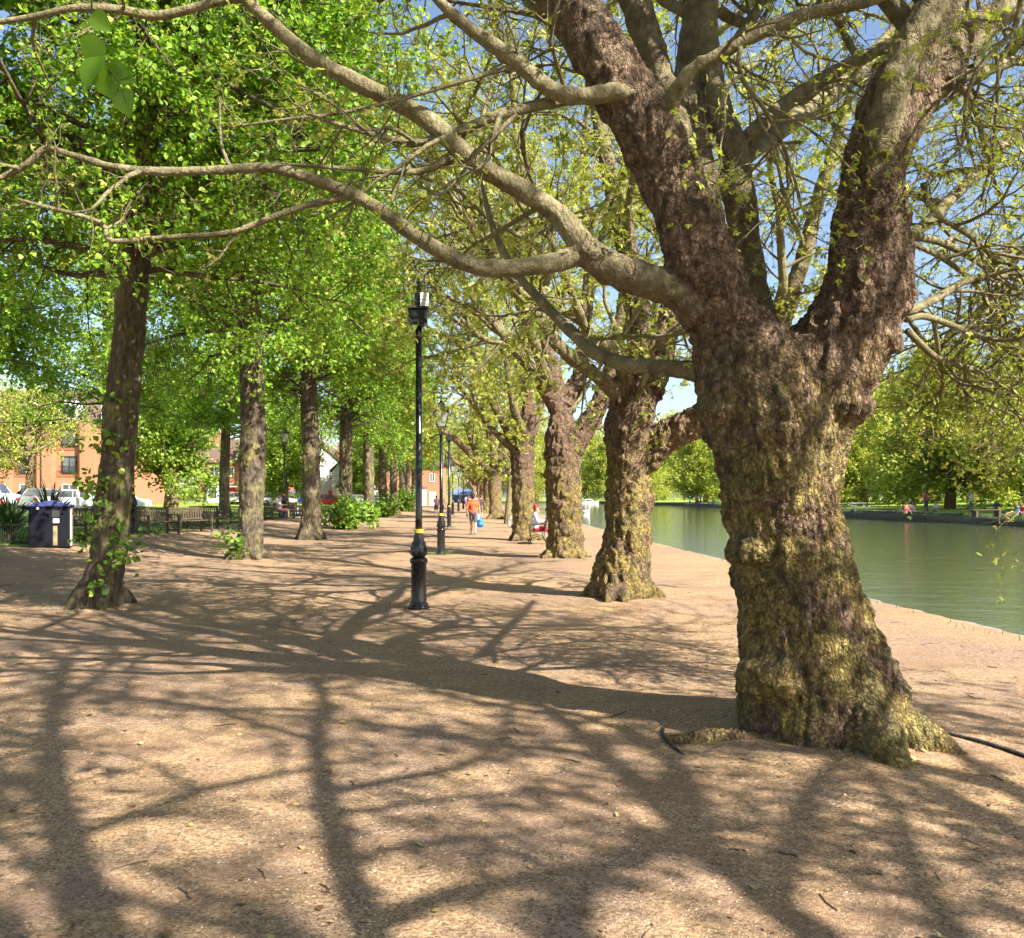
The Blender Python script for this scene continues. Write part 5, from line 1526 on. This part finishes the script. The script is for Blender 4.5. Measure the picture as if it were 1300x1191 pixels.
# ------------------------------------------------------------------ cars
def car(loc, rz, label, paint, van=False, group='parked cars beyond the lawn'):
    T = empty('parked_car', loc, rz, label, 'car', group)
    L, W = 4.2, 1.7
    if van: low = [(-2.1, .3), (2.1, .3), (2.12, .75), (1.9, .95), (1.45, 1.05), (-2.1, 1.05)]
    else: low = [(-2.05, .3), (2.1, .3), (2.12, .62), (1.9, .80), (1.0, .93), (-1.7, .95), (-2.08, .85)]
    b = MB(); b.prism([p for p in low], -W / 2, W / 2); b.build('body', paint, T, bevel=.06)
    roof = [(-2.05, 1.04), (1.35, 1.04), (.85, 1.72), (-2.0, 1.75)] if van else [(-1.75, .94), (1.05, .92), (.35, 1.42), (-1.1, 1.45)]
    b = MB(); b.prism(roof, -W / 2 + .1, W / 2 - .1); b.build('windows', M_PANE, T, bevel=.05)
    top = [(-2.02, 1.70), (.82, 1.67), (.75, 1.76), (-1.95, 1.80)] if van else [(-1.12, 1.42), (.36, 1.40), (.25, 1.47), (-1.0, 1.49)]
    b = MB(); b.prism(top, -W / 2 + .12, W / 2 - .12)
    for xa, za, xb, zb in ((roof[1][0], roof[1][1], roof[2][0], roof[2][1]), (roof[0][0], roof[0][1], roof[3][0], roof[3][1]), (-.35, .95, -.35, 1.45)):
        for s in (-1, 1): b.tube([(xa, s * (W / 2 - .09), za), (xb, s * (W / 2 - .09), zb)], .035, 6)
    b.build('roof', paint, T)
    for xw in (-1.3, 1.3):
        for s in (-1, 1):
            b = MB(); b.lathe([(.10, -.1), (.31, -.1), (.325, -.05), (.325, .05), (.31, .1), (.10, .1)], k=18); o = b.build('tyre', M_RUB, T); o.rotation_euler = (math.pi / 2, 0, 0); o.location = (xw, s * (W / 2 - .08), .325)
            b = MB(); b.lathe([(.02, -.112), (.19, -.108), (.19, .108), (.02, .112)], k=14); b.build('rim', M_ALU, o)
    for s in (-1, 1):
        b = MB(); b.box((2.06, s * .6, .66), (.12, .32, .14)); b.build('headlight', M_GREYBOX, T, bevel=.02)
        b = MB(); b.box((-2.04, s * .68, .75), (.1, .22, .2)); b.build('tail_light', M_RED, T, bevel=.02)
    b = MB(); b.box((2.12, 0, .45), (.03, .5, .11)); b.build('number_plate', M_POSTER, T)
P_W = simple('white_car_paint', (.75, .75, .76), (.7, .7, .72), 3, .2); P_B = simple('blue_car_paint', (.05, .12, .35), (.04, .1, .3), 3, .2); P_S = simple('silver_car_paint', (.5, .51, .53), (.45, .46, .48), 3, .25, metal=.5); P_K = simple('dark_car_paint', (.04, .04, .05), (.03, .03, .04), 3, .2); P_R = simple('red_car_paint', (.5, .03, .03), (.42, .03, .03), 3, .2)
for X, Y, rz, p, van, lab in ((-37.3, 60.5, .1, P_W, True, 'white van with blue glazed windows at the left edge'), (-33.2, 61.0, 1.4, P_S, False, 'silver car nose-on between plants and bin'), (-30.8, 61, .15, P_W, False, 'white car behind the litter bin'), (-29.3, 63.5, 0, P_W, False, 'white car mostly hidden behind the nearest lime trunk'),
                              (-31.2, 67.0, 0, P_R, False, 'red car mostly hidden behind the nearest lime trunk'), (-35.5, 64.5, 0, P_K, False, 'dark car behind the white van')):
    car((X, Y, h1(X, Y) + .02), rz, lab, p, van)
for X, Y, rz, p, van, lab in ((-33, 103, 0, P_W, False, 'white car seen between the second and third limes'), (-28.5, 104, 0, P_W, False, 'white car at the foot of the white pillar'), (-27.0, 107, 0.2, P_B, True, 'blue van seen just left of the third lime'), (-22.5, 105, .1, P_R, False, 'red car seen just right of the third lime'), (-16.5, 108, 0, P_B, False, 'blue car seen past the fifth lime'), (-20, 112, 0, P_S, False, 'silver car behind the leafy bush')):
    car((X, Y, h1(X, Y) + .02), rz, lab, p, van, 'cars in the far street')

# ------------------------------------------------------------------ houses
def window(T, x, y, z, w_, h, frame=M_WHITE, balcony=False, name='window'):
    f = MB(); t = .09
    f.box((x, y - .03, z + h / 2 - t / 2), (w_, .12, t)); f.box((x, y - .03, z - h / 2 + t / 2), (w_, .12, t)); f.box((x - w_ / 2 + t / 2, y - .03, z), (t, .12, h - 2 * t)); f.box((x + w_ / 2 - t / 2, y - .03, z), (t, .12, h - 2 * t)); f.box((x, y - .02, z), (.06, .08, h - 2 * t))
    o = f.build(name, frame, T)
    g_ = MB(); g_.box((x, y + .005, z), (w_ - t, .04, h - t)); g_.build('pane', M_PANE, o)
    if balcony:
        r = MB(); r.box((x, y - .35, z - h * .1), (w_ + .3, .03, .05)); r.box((x, y - .35, z - h * .45), (w_ + .3, .03, .05))
        for i in range(11): r.box((x - w_ / 2 - .12 + i * (w_ + .24) / 10, y - .35, z - h * .28), (.03, .03, h * .33))
        r.build('balcony_railing', M_IRON, T)


def gable_roof(T, x0, x1, y0, y1, z, rise, m, over=.4, axis='x'):
    b = MB()
    if axis == 'x':   # ridge along x
        ym = (y0 + y1) / 2
        b.prism([(y0 - over, z - .12), (ym, z + rise), (y1 + over, z - .12), (y1 + over, z + .05), (ym, z + rise + .18), (y0 - over, z + .05)], x0 - over * .5, x1 + over * .5, 'x')
    else:
        xm = (x0 + x1) / 2
        b.prism([(x0 - over, z - .12), (xm, z + rise), (x1 + over, z - .12), (x1 + over, z + .05), (xm, z + rise + .18), (x0 - over, z + .05)], y0 - over * .5, y1 + over * .5)
    return b.build('roof', m, T)


# orange apartments
X0, Y0 = -49.5, 86.0
T = empty('apartment_block', (X0, Y0, h1(X0, Y0) - .3), 0, 'orange brick apartment block with balconies and white dormers at far left', 'building')
b = MB(); b.box((0, 5, 4.2), (22, 10, 8.4)); b.build('wall', M_BRO, T)
b = MB()
for i in range(-2, 3): b.box((i * 4.3 - 1.6, -.35, 4.1), (1.5, .8, 8.2))
b.build('brick_piers', M_BRO, T)
for i in range(-2, 3):
    for k in range(3): window(T, i * 4.3 + .55, -.0, 1.3 + 2.7 * k, 1.5, 1.75 if k else 1.5, M_IRON if k else M_WHITE, k > 0)
b = MB(); b.prism([(-.6, 8.35), (5, 12.2), (10.6, 8.35)], -11.3, 11.3, 'x'); b.build('roof', M_SLATE, T)
for i in range(-2, 3):
    d_ = MB(); d_.prism([(-.9, 8.5), (.9, 8.5), (.9, 9.9), (0, 10.7), (-.9, 9.9)], -.3, 3.0); V = d_.V[-1]; V[:, 0] += i * 4.3 + .5; dd = d_.build('dormer', M_WHITE, T)
    p_ = MB(); p_.box((i * 4.3 + .5, -.31, 9.3), (1.0, .04, 1.0)); p_.build('pane', M_PANE, dd)
b = MB(); b.tube([(-6.3, -.8, .2), (-6.3, -.8, 8)], .06, 6); b.build('drainpipe', M_IRON, T)
b = MB(); b.tube([(2.4, -.8, .2), (2.4, -.8, 8)], .06, 6); b.build('drainpipe', M_IRON, T)


def terrace(x, y, rz, label, n=2, w_=5.5, wall=M_BRR, roofm=M_SLATE, gable=False, bay=True, eave=5.6, rise=2.6, group='houses beyond the lawn', porch=False):
    T = empty('brick_house' if wall is not M_RENDER else 'white_house', (x, y, h1(x, y) - .15), rz, label, 'house', group)
    Lx = n * w_
    b = MB(); b.box((0, 4, eave / 2), (Lx, 8, eave)); b.build('wall', wall, T)
    if gable:
        b = MB(); b.prism([(-Lx / 2, eave), (Lx / 2, eave), (0, eave + rise)], 0, 8); b.build('gable', wall, T)
        gable_roof(T, -Lx / 2, Lx / 2, 0, 8, eave, rise, roofm, axis='y')
    else: gable_roof(T, -Lx / 2, Lx / 2, 0, 8, eave, rise, roofm)
    for i in range(n):
        cx = -Lx / 2 + (i + .5) * w_
        if bay:
            b = MB(); b.prism([(cx - 1.9, -.0), (cx - 1.4, -.8), (cx + .1, -.8), (cx + .6, -.0)], .0, 2.6)
            V = b.V[-1]; b.V[-1] = V[:, [0, 2, 1]]
            bo = b.build('bay', M_WHITE, T)
            b = MB(); b.prism([(cx - 2.05, 0), (cx - 1.5, -.95), (cx + .2, -.95), (cx + .75, 0)], 2.6, 2.95); V = b.V[-1]; b.V[-1] = V[:, [0, 2, 1]]; b.build('bay_roof', roofm, bo)
            for q in (-1.0, -.65, -.3): 
                g_ = MB(); g_.box((cx + q - .0, -.81, 1.5), (.3, .04, 1.3)); g_.build('pane', M_PANE, bo)
        else: window(T, cx - .8, 0, 1.5, 1.3, 1.5)
        window(T, cx - .7, 0, 4.3, 1.3, 1.5); window(T, cx + 1.5, 0, 4.3, .8, 1.3)
        d_ = MB(); d_.box((cx + 1.6, -.03, 1.1), (1.0, .1, 2.1)); d_.build('door', M_WHITE if i % 2 else M_RED, T)
        if porch: p_ = MB(); p_.box((cx + 1.6, -.5, 2.35), (1.5, 1.0, .12)); p_.build('porch_roof', M_WHITE, T)
    for i in range(n):
        c_ = MB(); cx = -Lx / 2 + i * w_ + .4; c_.box((cx, 4.1, eave + rise + .3), (1.0, .6, 1.6)); c_.box((cx, 4.1, eave + rise + 1.15), (1.1, .7, .12))
        for q in (-.25, .25): c_.lathe([(.1, 0), (.12, .4), (.1, .42)], (cx + q, 4.1, eave + rise + 1.2), 8)
        c_.build('chimney', M_BRR, T)


terrace(-49.5, 112, .0, 'red brick house with plain gable seen right of the nearest lime', 1, 9, gable=True, bay=False, eave=5.4)
terrace(-41.5, 113, 0, 'white-fronted house beside the plain red gable', 1, 6, wall=M_RENDER, bay=False, eave=5.6)
terrace(-35.8, 112, 0, 'red brick pair with white bay windows behind the lawn tree', 2, 5.2, porch=True)
terrace(-60.5, 122, 0, 'brick terrace partly hidden behind the nearest lime trunk', 2, 6, wall=M_BRO)
terrace(-40.5, 128, 0, 'long orange brick terrace seen between the second and third limes', 4, 5.5, wall=M_BRO, eave=7)
terrace(-27.8, 124, 0, 'white gabled building left of the third lime', 1, 5.5, wall=M_RENDER, gable=True, eave=6.2, bay=False)
terrace(-22.8, 120, 0, 'small white house with porch right of the third lime', 1, 5, wall=M_RENDER, eave=5, gable=True)
terrace(-16.5, 128, 0, 'orange house seen past the bushy limes', 2, 6, wall=M_BRO, eave=6)
terrace(-27.0, 150, 0, 'distant orange terrace beyond the white houses', 3, 6, wall=M_BRO, eave=7)
terrace(-80, 118, .1, 'brick terrace beyond the apartment block', 4, 6, eave=6)


def hedge(x0, x1, y, h, label, mat, seed):
    T = empty('hedge', ((x0 + x1) / 2, y, h1(x0, y)), 0, label, 'hedge', 'garden hedges before the houses')
    rg = np.random.default_rng(seed)
    L = abs(x1 - x0); n = int(L * 420)
    p = np.stack([(rg.random(n) - .5) * L, (rg.random(n) - .5) * 1.0, rg.random(n) ** .7 * h], 1)
    c_ = MB(); leaves(c_, p, rg.normal(size=(n, 3)), .12 + .1 * rg.random(n), LEAF_QUAD, rg); c_.build('foliage', mat, T, attr=True)
    c_ = MB(); c_.box((0, 0, h * .42), (L * .98, .7, h * .84)); c_.build('twiggy_core', M_LBARK, T)
hedge(-36, -31.5, 105, 1.2, 'bright green garden hedge in front of the bay windows', M_SHRUB, 1)
hedge(-31.2, -26.5, 105, 1.3, 'dark clipped hedge right of the bright one', M_DKLEAF, 2)
hedge(-46, -38, 104, 1.3, 'dark hedge before the plain red gable', M_DKLEAF, 3)
shrub((-43.5, 100, h1(-43, 100)), 1.6, 3.2, 1600, .25, 'large dark shrub before the white-fronted house', M_DKLEAF, 77, group='garden shrubs')

# string of bulbs between posts at the left
T = empty('string_lights', (-18, 28, 0), 0, 'dark cable with small bulbs strung high at the far left', 'string lights')
a = P(-60, 530, 30); b2 = P(138, 520, 29.3)
m_ = MB(); tt = np.linspace(0, 1, 24); pts = a[None] * (1 - tt[:, None]) + b2[None] * tt[:, None]; pts[:, 2] -= .5 * 4 * tt * (1 - tt) * .6; pts = pts - np.array([-18, 28, 0])
m_.tube(pts, .012, 6); m_.build('cable', M_RUB, T)
for i in range(1, 23, 2):
    b = MB(); b.lathe([(.015, -.02), (.02, -.05), (.04, -.09), (.03, -.13), (.005, -.145)], pts[i], 8); b.build('bulb', M_IRON, T, smooth=True)

# ------------------------------------------------------------------ far bank bits
def lowbench(px, Y, rz, label):
    p = fb(px, Y); T = empty('park_bench', p, rz, label, 'bench', 'benches on the far bank')
    b = MB()
    for i in range(3): b.box((0, -.2 + i * .2, .45), (2.2, .16, .06))
    b.build('seat', M_WOOD, T)
    for s in (-1, 1):
        b = MB(); b.box((s * .8, 0, .2), (.14, .5, .44)); b.build('leg', M_WOOD, T)
lowbench(1252, 56.5, .1, 'backless bench at the water edge across the river')
T = empty('picnic_table', fb(1086, 78), .4, 'pale picnic table across the river just right of the great trunk', 'table')
b = MB()
for i in range(4): b.box((0, -.3 + i * .2, .75), (2, .17, .05))
b.build('top', M_ALU, T)
for s in (-1, 1):
    b = MB(); b.box((0, s * .75, .45), (2, .28, .05)); b.build('seat', M_ALU, T)
    b = MB(); b.tube([(s * .7, -.75, 0), (s * .7, -.1, .74)], .04, 6); b.tube([(s * .7, .75, 0), (s * .7, .1, .74)], .04, 6); b.tube([(s * .7, -.8, .42), (s * .7, .8, .42)], .035, 6); b.build('leg_frame', M_ALU, T)
# swan and boats
T = empty('swan', (9.2, 105, -.3), .6, 'white swan on the water between the third and second planes', 'swan')
B = MB(); B.caps((-.35, 0, .12), (.25, 0, .12), .12, .2); B.caps((-.6, 0, .22), (-.3, 0, .14), .03, .12); B.caps((.3, 0, .15), (.45, 0, .4), .1, .06); B.caps((.45, 0, .4), (.38, 0, .7), .055, .045); B.caps((.38, 0, .7), (.46, 0, .86), .045, .045); B.caps((.46, 0, .86), (.56, 0, .82), .055, .03)
skin('body', B, .025, M_WHITE, T, 3)
b = MB(); b.caps((.58, 0, .81), (.68, 0, .77), .025, .012); b.build('beak', M_ORANGE, T, smooth=True)
def boat(x, y, rz, label, L=5):
    T = empty('moored_boat', (x, y, -.3), rz, label, 'boat', 'moored boats far up the river')
    b = MB(); s = [(-L / 2, .8, .6), (-L * .2, 1.0, .6), (L * .2, .95, .65), (L * .4, .55, .75), (L * .5, .06, .85)]
    V = []
    for x_, w_, z_ in s: V += [(x_, -w_ * .6, -.1), (x_, -w_, z_), (x_, w_, z_), (x_, w_ * .6, -.1)]
    idx = np.arange(20).reshape(5, 4)
    q = np.stack([idx[:-1], np.roll(idx[:-1], -1, 1), np.roll(idx[1:], -1, 1), idx[1:]], -1).reshape(-1, 4)
    b.raw(np.array(V), [q, idx[0, ::-1].reshape(1, 4), idx[-1].reshape(1, 4)]); b.build('hull', M_WHITE, T)
    b = MB(); b.prism([(-L * .35, .6), (L * .2, .6), (L * .08, 1.3), (-L * .3, 1.35)], -.7, .7); b.build('cabin', M_WHITE, T, bevel=.05)
    b = MB(); b.prism([(-L * .3, .8), (L * .14, .8), (L * .07, 1.15), (-L * .27, 1.15)], -.72, .72); b.build('cabin_windows', M_PANE, T)
boat(21.5, 235, .2, 'white cabin boat far up the river', 5)
# blue gazebos at the end of the path
def gazebo(x, y, rz, label, m_top):
    T = empty('gazebo', (x, y, 0), rz, label, 'gazebo', 'market gazebos at the end of the path')
    b = MB(); b.lathe([(2.4, 2.2), (2.4, 2.45), (.05, 3.5)], k=4, ph=math.pi / 4); b.build('canopy', m_top, T)
    for sx in (-1, 1):
        for sy in (-1, 1):
            b = MB(); b.tube([(sx * 1.6, sy * 1.6, 0), (sx * 1.6, sy * 1.6, 2.3)], .04, 6); b.build('pole', M_ALU, T)
    b = MB(); b.box((0, 1.62, 1.1), (3.2, .03, 2.0)); b.build('side_cloth', m_top, T)
MB_ = cloth('gazebo_blue', (.10, .17, .40))
gazebo(-9.6, 185, .1, 'blue gazebo at the end of the path', MB_)
gazebo(-12.2, 195, 0, 'second blue gazebo partly behind the first', MB_)
gazebo(-6.6, 190, .2, 'white gazebo right of the blue one', M_WHITE)

# ------------------------------------------------------------------ black ribbed pipes half buried by the trunk
def pipe(pts, label, r=.012):
    pts = resample(np.array(pts, float), 60)
    T = empty('ribbed_pipe', pts[0], 0, label, 'pipe')
    q = pts - pts[0]
    n = 240; qq = resample(q, n); rr = r * (1 + .22 * np.sign(np.sin(np.arange(n) * 1.3)))
    b = MB(); b.tube(qq, rr, 8); b.build('pipe_run', M_RUB, T)
def G(px, py, z=.01):
    x, y = gp(px, py)
    for _ in range(4):      # step to where the sight line meets the uneven ground
        g_ = float(mound(x, y)) + .022 * ((fbm(np.array([[x * 1.1, y * 1.1, 0.]]), 3)[0] - .5) * 2)
        y = (EYE - g_) * F_PX / (py - HY); x = (px - CX) / F_PX * y
    return (x, y, g_ + z)
pipe([G(1168, 927, -.02), G(1200, 932, .0), G(1240, 942, .012), G(1275, 953, .012), G(1310, 965, .012), G(1400, 995, .0)], 'black ribbed pipe running right from the great trunk over the ground')
pipe([G(858, 920, -.04), G(843, 924, .0), G(842, 936, .012), G(855, 950, .012), G(876, 963, -.02)], 'short arc of black pipe poking out left of the great trunk', .010)
for px, py, s, lab in ((905, 938, .13, 'earthy root lump left of the great trunk'), ):
    T = empty('buried_root', G(px, py, 0), .1, lab, 'root')
    B = MB(); B.caps((-.28, 0, -.02), (.0, .02, .0), .05, .075); B.caps((.0, .02, .0), (.28, -.03, .0), .075, .06)
    V, Q, N = remesh(B, .014, 4); V = V + N * ((fbm(V * 12, 3, 4) - .5) * .05 + (.5 - worley(V * 22)) * .02)[:, None]
    MB().raw(V, Q, .3).build('root_bark', M_PBARK, T, smooth=True, attr=True)

# ------------------------------------------------------------------ loose stuff on the ground
rg = np.random.default_rng(77)
N_ = 70000
Y = 2.6 + 12 * rg.random(N_) ** 1.6
X = (rg.random(N_) * 2 - 1) * (Y * .62 + .3)
k = (X < edge_near(Y) - .05)
X, Y = X[k], Y[k]
for tx_, ty_, rr_, m_k in ((2.1, 5.65, .62, 9000), (1.75, 13.3, .5, 3000), (-5.95, 12.25, .38, 3000)):
    a_ = rg.random(m_k) * 6.28; q_ = rr_ + .5 * rg.random(m_k) ** 2.5
    X = np.concatenate([X, tx_ + q_ * np.cos(a_)]); Y = np.concatenate([Y, ty_ + q_ * np.sin(a_)])
cl = fbm(np.stack([X * 1.3, Y * 1.3, X * 0], 1), 3, 5)
k = rg.random(len(X)) < np.clip((cl - .36) * 4, .12, 1)
X, Y = X[k], Y[k]
n = len(X)
def gz(X, Y):
    p = np.stack([X, Y, X * 0], 1)
    return mound(X, Y) + .022 * ((fbm(p * 1.1, 3) - .5) * 2 + .35 * (fbm(p * 5, 3) - .5)) * np.clip((edge_near(Y) - X) * 2, 0, 1)
Z = gz(X, Y)
sz = .003 + .0045 * rg.random(n) ** 2
tet = np.array([(-1, -.7, 0), (1, -.6, 0), (.1, 1, 0), (0, 0, .75)])
a = rg.random(n) * 6.28
ca, sa = np.cos(a), np.sin(a)
el_ = 1 + rg.random(n) * 1.2
V = np.stack([(tet[None, :, 0] * el_[:, None] * ca[:, None] - tet[None, :, 1] * sa[:, None]), (tet[None, :, 0] * el_[:, None] * sa[:, None] + tet[None, :, 1] * ca[:, None]), np.repeat(tet[None, :, 2], n, 0)], -1) * sz[:, None, None]
V += np.stack([X, Y, Z - .001], 1)[:, None]
f = np.array([(0, 1, 3), (1, 2, 3), (2, 0, 3)])
F_ = (f[None] + (np.arange(n) * 4)[:, None, None]).reshape(-1, 3)
m_, nt, bs, out = nmat('husk_litter')
at = nd(nt, 'ShaderNodeAttribute', attribute_name='v')
nt.links.new(ramp(nt, at.outputs['Fac'], [(0, (.10, .06, .035)), (.35, (.30, .20, .12)), (.75, (.44, .32, .20)), (1, (.55, .43, .29))]), bs.inputs['Base Color'])
bs.inputs['Roughness'].default_value = .85
b = MB().raw(V.reshape(-1, 3), F_, np.repeat(rg.random(n), 4))
tag(b.build('loose_grit', m_, attr=True), 'fine buff husks and grit scattered over the path', 'grit', kind='stuff')
# twigs and dead leaves
n = 230
Y = 2.8 + 13 * rg.random(n) ** 1.4; X = (rg.random(n) * 2 - 1) * (Y * .6 + .3); k = X < edge_near(Y) - .1; X, Y = X[k], Y[k]; n = len(X)
a = rg.random(n) * 6.28; L = .015 + .08 * rg.random(n) ** 3
s = np.linspace(-1, 1, 5)
pts = np.stack([X[:, None] + np.cos(a)[:, None] * s * L[:, None] + rg.normal(size=(n, 5)) * .006, Y[:, None] + np.sin(a)[:, None] * s * L[:, None] + rg.normal(size=(n, 5)) * .006, 0 * s + np.zeros((n, 5))], -1)
pts[:, :, 2] = gz(pts[:, :, 0].ravel(), pts[:, :, 1].ravel()).reshape(n, 5) + .004
b = MB(); b.tubes(pts, np.repeat((.0015 + .003 * rg.random(n))[:, None], 5, 1), 4, True, .1 * np.ones(n))
tag(b.build('fallen_twigs', simple('twig_brown', (.12, .075, .045), (.06, .04, .025), 30, .8), attr=True), 'small dead twigs lying on the path', 'twigs', kind='stuff')
n = 420
Y = 2.8 + 13 * rg.random(n) ** 1.4; X = (rg.random(n) * 2 - 1) * (Y * .6 + .3); k = X < edge_near(Y) - .1; X, Y = X[k], Y[k]; n = len(X)
b = MB(); leaves(b, np.stack([X, Y, gz(X, Y) + .006], 1), np.stack([np.cos(X * 99), np.sin(X * 99), X * 0], 1), .018 + .03 * rg.random(n) ** 2, LEAF_LIME, rg, up=4, droop=0, rnd=.2)
tag(b.build('fallen_leaves', leafmat('dry_leaf', [(0, (.12, .06, .03)), (.5, (.30, .18, .08)), (.9, (.45, .33, .16)), (1, (.25, .30, .06))], .1), attr=True), 'scattered dry brown leaves on the path', 'leaves', kind='stuff')


def blades(name, X, Y, Z, hts, mat, label, seed, w_=.006):
    rg = np.random.default_rng(seed); n = len(X)
    a = rg.random(n) * 6.28; ln = rg.normal(size=(n, 2)) * .35 * hts[:, None]
    dx, dy = np.cos(a) * w_, np.sin(a) * w_
    V = np.stack([np.stack([X - dx, Y - dy, Z], 1), np.stack([X + dx, Y + dy, Z], 1), np.stack([X + ln[:, 0], Y + ln[:, 1], Z + hts], 1)], 1)
    b = MB().raw(V.reshape(-1, 3), np.arange(n * 3).reshape(n, 3), np.repeat(rg.random(n), 3))
    tag(b.build(name, mat, attr=True), label, 'grass', kind='stuff')
n = 60000
Y = 22.7 + 40 * rg.random(n) ** 1.5; X = edge_left(Y) - .2 - 26 * rg.random(n) ** 1.3
blades('lawn_grass', X, Y, hgt(X, Y), .05 + .09 * rg.random(n), M_BLADE, 'short lawn grass behind the low fence', 5, .012)
tx = []
for (cx, cy, r, m) in ((-1.97, 23.6, .4, 260), (-3.3, 44.9, .4, 120), (-6.0, 12.2, .8, 120), (-8.3, 42, 1.6, 300)):
    a = rg.random(m) * 6.28; q = r * (.4 + .6 * rg.random(m)); tx.append(np.stack([cx + q * np.cos(a), cy + q * np.sin(a)], 1))
yy = 5 + 40 * rg.random(160) ** 1.5
tx.append(np.stack([edge_near(yy) - .12 - .25 * rg.random(160), yy], 1))
tx = np.concatenate(tx)
blades('edge_grass', tx[:, 0], tx[:, 1], hgt(tx[:, 0], tx[:, 1]) - .01, .04 + .09 * rg.random(len(tx)), M_BLADE, 'sparse grass tufts round posts and along the bank', 6, .006)

n = 26000
Y = 36 + 90 * rg.random(n) ** 1.6; X = edge_far(Y) - .25 + .9 * rg.random(n) ** 1.5
blades('bank_grass', X, Y, fz(X, Y) - .06, .08 + .22 * rg.random(n) ** 2, M_BLADE, 'rough grass along the edge of the far bank', 8, .02)
# hanging leafy twig close to the viewer, from the lime beside
T = empty('hanging_twig', P(118, -60, 1.7), 0, 'close-up leafy twig with large green leaves dangling at the upper left', 'twig')
o0 = P(118, -60, 1.7)
q = np.array([P(118, -60, 1.7), P(116, 0, 1.65), P(122, 50, 1.6), P(133, 80, 1.58), P(150, 105, 1.55), P(160, 130, 1.55)]) - o0
b = MB(); b.tube(resample(q, 20), np.linspace(.0022, .0008, 20), 6); b.build('stem', M_LBARK, T, smooth=True)
for px, py, s, dx, dz in ((122, 50, .045, -.5, -1), (125, 75, .06, -.3, -1), (140, 88, .04, 1, -.35), (133, 85, .055, .2, -1), (155, 118, .042, .3, -1), (118, 20, .035, .8, -.6), (150, 100, .035, 1, -.2)):
    c = P(px, py, 1.57) - o0
    tt_ = np.linspace(0, 1, 15); wd_ = .52 * np.sin(np.pi * tt_ ** .62) ** .85 * (1 + .05 * (np.arange(15) % 2)); us_ = np.linspace(-1, 1, 9)
    V = np.stack([us_[None] * wd_[:, None], (tt_ * 1.1)[:, None] - .10 * np.abs(us_)[None] * (1 - tt_)[:, None] * 1.2, .10 * np.abs(us_)[None] ** 1.3 * wd_[:, None] * 2 - .12 * (tt_ ** 2)[:, None] + .012 * np.cos(us_[None] * 9 + tt_[:, None] * 22)], -1).reshape(-1, 3)
    ii_ = np.arange(15 * 9).reshape(15, 9); F_ = np.stack([ii_[:-1, :-1], ii_[:-1, 1:], ii_[1:, 1:], ii_[1:, :-1]], -1).reshape(-1, 4)
    d = nz(np.array([dx, .35 * math.sin(px * 3.0), dz])); nn = nz(np.array([.5 * math.sin(px * 1.7), -1, .6 * math.cos(px * 2.3)])); nn = nz(nn - d * (nn @ d)); bb = np.cross(d, nn)
    W_ = c + s * (V[:, :1] * bb + V[:, 1:2] * d + V[:, 2:3] * nn)
    MB().raw(W_, F_, .3).build('leaf', M_LIME, T, smooth=True, attr=True)
